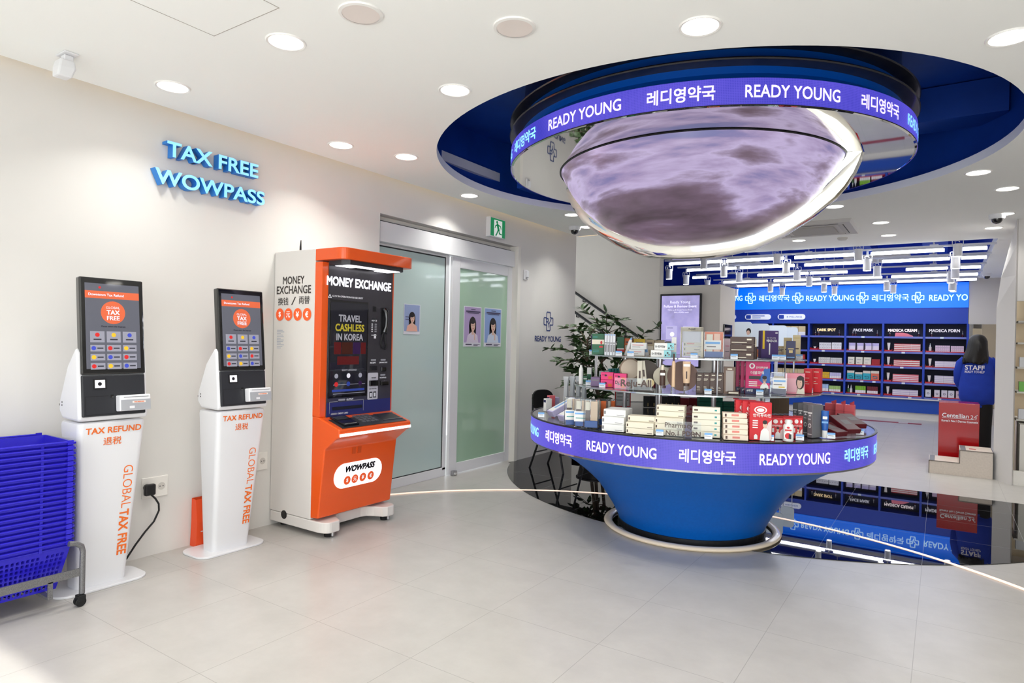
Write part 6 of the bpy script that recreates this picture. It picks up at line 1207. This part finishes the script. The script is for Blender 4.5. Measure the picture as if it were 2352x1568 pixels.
for k in range(4): pack(1599+15.6*k, 1614+15.6*k, 856, 904-1.0*(3-k)*.6, Z1, .04, PBR, 'dark brown carton with cream print, %s of four side by side' % ORD[k], ((-.25, .25, .86, .9, PC), (-.4, .2, .68, .71, PC), (-.4, .1, .62, .64, PC), (-.4, .0, .3, .32, PC), (-.4, .1, .24, .26, PC), (-.4, .1, .14, .16, PC)), da=2, group='dark brown cartons')
t = pack(1662, 1688, 842, 905, Z1, .03, pm('arch_brown', (110, 84, 68)), 'brown arched tester board with a cream capped bottle in front', ((-.32, .32, .1, .86, pm('arch_grey', (168, 160, 156))), (-.2, .2, .89, .94, PC)), da=4, name='tester_board', cat='display')
tube(1678, 853, 902, Z1, 12, 'brown bottle with a tall cream cap before the arched board', PBR, PC, .26, 'bottle', 'bottle', txt=((-.4, .4, .48, .58, PW),))
pack(1672, 1697, 898, 906, Z1, .012, PBR, 'low brown name plate at the foot of the arched board', ((-.42, .42, .3, .7, PC),), name='name_plate', cat='sign')
mg = [(.05, .5, .35, .8, PBL, ((0, .2), (.5, 1), (1, 1), (1, 0), (.3, 0))), (-.36, -.12, .78, .95, PW, 'o'), (-.3, -.18, .81, .92, PMG, 'o'), (-.5, .5, 0, .18, PNV), (-.36, .12, .46, .56, PBK), (-.36, -.02, .36, .39, PW), (-.36, -.02, .30, .33, PW), (-.36, -.02, .24, .27, PW)]+figure(.28, .44, .56)
mt = (('안티푸라민', .16, .82, .48, PW, .02), ('더블파워', -.02, .66, .54, PW, .01), ('6매입', -.32, .11, .24, PW, .02), ('HOT & COOL', .0, .27, .3, PYE, .02), ('7', .33, .16, .08, PBK, .03))
t = pack(1713, 1766, 829, 905, Z1, .05, PMG, 'big magenta pack with a blue corner and footballer print, front of three', mg, mt, da=8, group='big magenta packs')
w, h = t['w'], t['h']; m = MB(); m.box(-.04, -.02, -w/2-.0008, -w/2, h*.55, h*.82, PW); m.box(-.035, -.02, -w/2-.0008, -w/2, h*.12, h*.42, PW); m.box(-.045, -.012, -w/2-.0008, -w/2, h*.84, h*.95, PW); m.build('side_print', t); note_kids(t); a = t.rotation_euler[2]
for k in (1, 2): copy_tree(t, Vector(t.location)+Vector((-.055*k*math.cos(a)+.022*k*math.sin(a), -.055*k*math.sin(a)-.022*k*math.cos(a), 0)), a, 'big magenta pack with a blue corner, %s back of three' % ORD[k])
t = pack(1770, 1806, 855, 907, Z1, .05, clear, 'clear gift pouch with an information card beside the magenta packs', name='gift_pouch', cat='pouch', round_=.005); w, h = t['w'], t['h']
m = MB(); m.box(-.044, -.006, -w*.44, w*.44, .003, h*.3, PNV); m.build('base_fill', t); m = MB(); m.box(-.04, -.01, -w*.3, w*.3, h*.3, h*.82, PTN); m.build('inner_pack', t); m = MB(); m.box(.0005, .0016, -w*.36, w*.44, h*.28, h*.75, PW); m.box(.0016, .002, -w*.3, w*.4, h*.58, h*.66, PLB); m.box(.0016, .002, -w*.3, w*.2, h*.44, h*.48, PGY); m.box(.0016, .002, .0, w*.36, h*.33, h*.38, PYE); m.build('info_card', t)
fw = [(-.45, .2, .1, .75, pm('pack_rose_light', (238, 178, 190))), (.08, .5, .02, .36, PC, ((0, 0), (1, 0), (.9, .8), (.5, 1), (.2, .8))), (.06, .48, .24, .9, hair_p, 'o'), (.11, .37, .28, .78, PSK, 'o'), (.10, .46, .66, .88, hair_p, 'o'), (.04, .2, .04, .34, PSK, ((.3, 0), (1, 0), (.8, 1), (.4, 1))), (.17, .25, .38, .41, PRED, 'o'), (.15, .19, .56, .585, hair_p, 'o'), (.26, .31, .56, .585, hair_p, 'o'), (.21, .235, .46, .53, pm('skin_shade', (206, 160, 140)), 'o')]
pack(1804, 1846, 857, 905, Z1, .05, pm('pack_pink', (240, 150, 168)), 'pink carton with a woman holding her cheek, middle tier', fw, da=0)
for k, (u0, u1) in enumerate(((1846, 1863), (1864, 1883))): pack(u0, u1, 846, 902-k, Z1, .06, pm('pack_scarlet', (222, 44, 56)), 'scarlet upright carton, %s of two at the tier end' % ORD[k], ((-.3, .3, .84, .87, PC), (-.3, .2, .6, .62, PC), (-.3, .0, .45, .47, PC), (-.3, .2, .36, .38, PC)), da=-12, group='scarlet cartons')
for k, (u0, u1, vt, vb) in enumerate(((1591, 1618, 828, 852), (1620, 1645, 827, 852), (1648, 1672, 828, 853))):
    t = pack(u0, u1, vt, vb, Z1, .06, clear, 'empty clear acrylic bin, %s along the rear of the middle tier' % ORD[k], name='acrylic_bin', cat='bin', group='acrylic bins')
    if k == 0: m = MB(); w, h = t['w'], t['h']; m.box(-.03, -.01, w*.1, w*.4, .002, h*.6, PW); m.box(-.0095, -.009, w*.18, w*.32, h*.2, h*.4, PGR); m.build('leaflets', t)
pack(1503, 1530, 833, 852, Z1, .05, pm('pack_wine', (176, 20, 44)), 'wine red carton at the rear of the middle tier', ((-.3, .3, .4, .5, PGD),), da=10)
t = pack(1783, 1826, 827, 854, Z1, .06, clear, 'clear acrylic bin with green fill at the rear of the middle tier', name='acrylic_bin', cat='bin'); m = MB(); w, h = t['w'], t['h']; m.box(-.055, -.005, -w*.45, w*.45, .002, h*.25, PGR); m.build('fill', t)
for k in range(2): pack(1376+12*k, 1387+12*k, 838, 858, Z1, .05, PSI, 'silver grey carton, %s of two behind the green carton' % ORD[k], ((-.3, .3, .4, .6, PNV),), group='silver grey cartons')
for u, v, w_ in ((1352, 884, 'before the slim white bottle'), (1383, 890, 'before the smoky violet cartons'), (1626, 905, 'before the four dark brown cartons'), (1745, 907, 'before the big magenta packs'), (1859, 902, 'before the scarlet cartons')): price(u, v, Z1, w_)
# ---- upper glass tier
pack(1359, 1387, 767, 815, Z2, .035, PGR, 'dark green carton with a white band at the wall end of the upper tier', ((-.5, .5, .5, .72, PC), (.18, .36, .5, .66, PRED, 'o'), (.1, .4, .34, .42, PRED), (-.4, -.05, .82, .86, PTEAL), (-.4, .1, .2, .23, PTEAL), (-.4, .1, .12, .15, PTEAL)), da=-6)
pack(1353, 1358.5, 768, 812, Z2, .04, PPU, 'thin purple carton edge at the wall end of the upper tier', da=-14)
for k in range(4): pack(1388+6.3*k, 1393.6+6.3*k, 767, 816, Z2, .04, pm('pack_cool_white', (222, 224, 230)), 'narrow white and grey carton, %s of four beside the dark green one' % ORD[k], ((-.4, .4, .55, .6, PGY), (-.3, .3, .15, .5, PGY), (-.3, .3, .93, .98, PLB)), da=-4, group='narrow white cartons')
pack(1417, 1433, 768, 806, Z2, .04, PGR, 'plain dark green carton behind the leaning white tube', ((-.5, .5, .25, .32, PW), (-.5, .5, .1, .25, PRED)), da=0)
t = tube(1437, 774, 816, Z2, 8, 'white stick tube leaning on the upper tier', PW, PLB, .1, 'bottle', 'bottle'); t.rotation_euler[0] = -.30
for k, (u0, u1, vt, mm, l) in enumerate(((1434, 1452, 771, POR, 'orange'), (1455, 1481, 772, PYE, 'yellow'), (1481, 1502, 773, PTN, 'tan'), (1503, 1526, 774, PTN, 'second tan'), (1528, 1541, 776, PPK, 'pink topped grey'))):
    pack(u0, u1, vt, 806, Z2, .05, mm if k < 4 else PGY, l+' carton in a clear rack at the rear of the upper tier', ((-.4, .4, .3, .55, PC), (-.3, .3, .7, .8, PBR if k != 1 else PBK)) if k < 4 else ((-.5, .5, 0, .5, PPK),), group='rear row of the upper tier')
wt = ((-.4, .3, .6, .68, pm('pack_red_line', (210, 80, 80))), (-.4, .1, .3, .36, PGY))
t = pack(1444, 1480, 802, 817, Z2, .06, PW, 'white carton with a red line, lower of the pair', wt, da=-4, group='white red-lined cartons'); o = copy_tree(note_kids(t), Vector(t.location)+Vector((.01, .01, t['h']+.001)), None, 'white carton with a red line, upper of the pair')
t = pack(1482, 1491, 789, 817, Z2, .012, PW, 'white tube carton leaning beside the red-lined pair', ((-.3, .3, .3, .6, PLB),)); t.rotation_euler[0] = .18
pd = ((.16, .5, 0, 1, pm('pack_aqua', (150, 216, 224))), (.2, .28, .15, .4, PBK, 'o'), (.3, .38, .5, .75, PBK, 'o'), (.36, .46, .2, .5, PBK, 'o'), (.38, .44, .25, .42, PW, 'o'))
for k, (vt, vb, u0, u1) in enumerate(((804, 820, 1495, 1540), (788, 803, 1503, 1547))):
    t = pack(u0, u1, 804, 820, Z2, .05, PW, 'white and aqua carton with black spots, %s of two' % ('lower' if not k else 'upper'), pd, (('D-판테놀', -.2, .5, .5, PBK, .01),), da=0, group='white and aqua cartons')
    if k: t.location.z += t['h']+.0012
pack(1542, 1553, 774, 820, Z2, .014, PW, 'tall slim white carton beside the aqua pair', ((-.4, .4, .62, .68, PGY), (-.5, .5, 0, .25, pm('pack_aqua', (150, 216, 224)))))
t = pack(1563, 1613, 751, 821, Z2, .03, clear, 'cream framed clear stand holding three cream cartons', name='display_stand', cat='stand', round_=.003); w, h = t['w'], t['h']
m = MB(); m.box(-.004, .0, -w/2, w/2, h*.86, h, PC); m.box(-.004, 0, -w/2, -w*.42, 0, h, PC); m.box(-.004, 0, w*.42, w/2, 0, h, PC); m.box(-.004, 0, -w/2, w/2, 0, .004, PC); m.box(-.024, -.02, -w*.42, w*.42, h*.5, h*.86, pm('stand_grey', (196, 196, 206))); m.build('frame', t); letters(t, (("Rejuall", 0, .93, .3, PBR, .01),), w, h, x=.0006)
for k in range(3): o = pack(1569, 1610, 804, 819.5, Z2, .022, PC, 'cream carton in the framed clear stand, %s from below' % ORD[k], ((-.44, -.38, .2, .7, PBR), (-.3, .1, .5, .75, pm('pack_rose', (220, 130, 120)))) if k != 1 else ((-.44, -.38, .2, .7, PBR), (.1, .4, .3, .45, PBR)), da=0, group='cream cartons in the clear stand', h=(h*.5)/3-.001); o.location = Vector(o.location)+Vector((0, 0, .005+k*h*.168)); va = math.atan2(-o.location.y, -o.location.x); o.location.x -= .006*math.cos(va); o.location.y -= .006*math.sin(va)
t = pack(1617, 1661, 760, 822, Z2, .035, clear, 'clear gift pouch with orange fill and blue base on the upper tier', name='gift_pouch', cat='pouch', round_=.005); w, h = t['w'], t['h']
m = MB(); m.box(-.03, -.006, -w*.46, w*.46, .003, h*.24, PBL); m.build('base_fill', t); m = MB(); m.box(-.03, -.016, -w*.46, w*.46, h*.24, h*.97, POR); m.build('back_fill', t); m = MB(); m.box(-.014, -.004, -w*.38, -w*.06, h*.24, h*.88, PC); m.box(-.014, -.004, w*.0, w*.3, h*.24, h*.9, pm('pack_peach', (246, 196, 170))); m.build('inner_pack', t); m = MB(); m.box(.0004, .0014, -w*.46, w*.36, h*.32, h*.66, PW); m.box(.0014, .0018, -w*.42, w*.3, h*.52, h*.6, PLB); m.box(.0014, .0018, -w*.36, w*.1, h*.4, h*.44, PGY); m.build('info_card', t)
pack(1663, 1677, 778, 820, Z2, .03, pm('pack_blush', (232, 206, 214)), 'blush carton beside the orange pouch', ((-.3, .3, .3, .33, PGY), (-.3, .3, .6, .63, PMG)))
bd = ((-.44, .2, .2, .3, PC), (.2, .4, .55, .75, PC)); t = pack(1677, 1729, 808, 825, Z2, .06, pm('pack_cocoa', (74, 52, 44)), 'cocoa brown carton, lowest of three lying on the upper tier', bd, da=-8, group='cocoa brown cartons'); rows(t, 3, dz=t['h']+.001, dx=.005, label='cocoa brown carton, %s from below of three lying on the upper tier')
tube(1734, 778, 824, Z2, 10, 'brown stick bottle with a cream band beside the purple carton', PBR, PC, .4, 'bottle', 'bottle')
pack(1704, 1727, 770, 806, Z2, .04, PPU, 'smaller purple carton with a yellow tab behind the cocoa cartons', ((-.2, .5, .5, .75, PYE), (-.4, .2, .3, .35, PW)))
pack(1748, 1787, 759, 824, Z2, .06, PPU, 'big purple carton with a yellow stripe on the upper tier', ((-.42, -.3, .35, 1.0, PYE), (.3, .44, .9, .94, PW), (-.05, .02, .15, .55, PW), (-.5, .5, 0, .04, PNV)), (('헤네시오', .1, .64, .62, PW, .02), ('피부 엔지니어링', .08, .74, .5, PW, .0)), da=18)
pack(1773, 1803, 788, 815, Z2, .01, PC, 'cream notice card with two photographs before the big purple carton', ((-.42, .42, .86, .95, PGD), (-.4, -.03, .22, .5, PBG), (.03, .4, .22, .5, PBG), (-.3, .3, .08, .12, PBR)), (('Double Action', -.02, .74, .8, PBR, .02), ('Brightening', -.06, .61, .66, PBR, .02)), name='notice_card', cat='card')
pack(1760, 1769, 786, 813, Z2, .008, PW, 'white bottle shaped card before the big purple carton', ((-.5, .5, .7, 1, PGD, 'o'),), name='display_card', cat='card')
for k, (u0, u1, vt, vb) in enumerate(((1800, 1817, 768, 815), (1821, 1837, 768, 822))): pack(u0, u1, vt, vb, Z2, .03, pm('pack_champagne', (222, 204, 160)), 'tall champagne gold carton, %s of two in clear sleeves' % ORD[k], ((-.4, .4, .85, .9, PGD), (-.3, .3, .4, .45, PBR)), da=-4, group='champagne gold cartons')
pack(1806, 1826, 783, 825, Z2, .02, PNV, 'navy carton before the champagne gold ones', ((-.3, .3, .55, .6, PGD), (-.2, .2, .35, .5, PGD), (-.4, .4, .08, .14, PLB)))
for u, v, w_ in ((1354, 815, 'below the thin purple carton'), (1368, 815, 'below the dark green carton'), (1421, 818, 'below the plain dark green carton'), (1448, 819, 'below the red-lined cartons'), (1594, 823, 'below the cream framed stand'), (1686, 826, 'below the cocoa brown cartons'), (1781, 827, 'below the cream notice card'), (1797, 827, 'below the navy carton'), (1836, 824, 'at the far end of the upper tier')): price(u, v, Z2, w_)
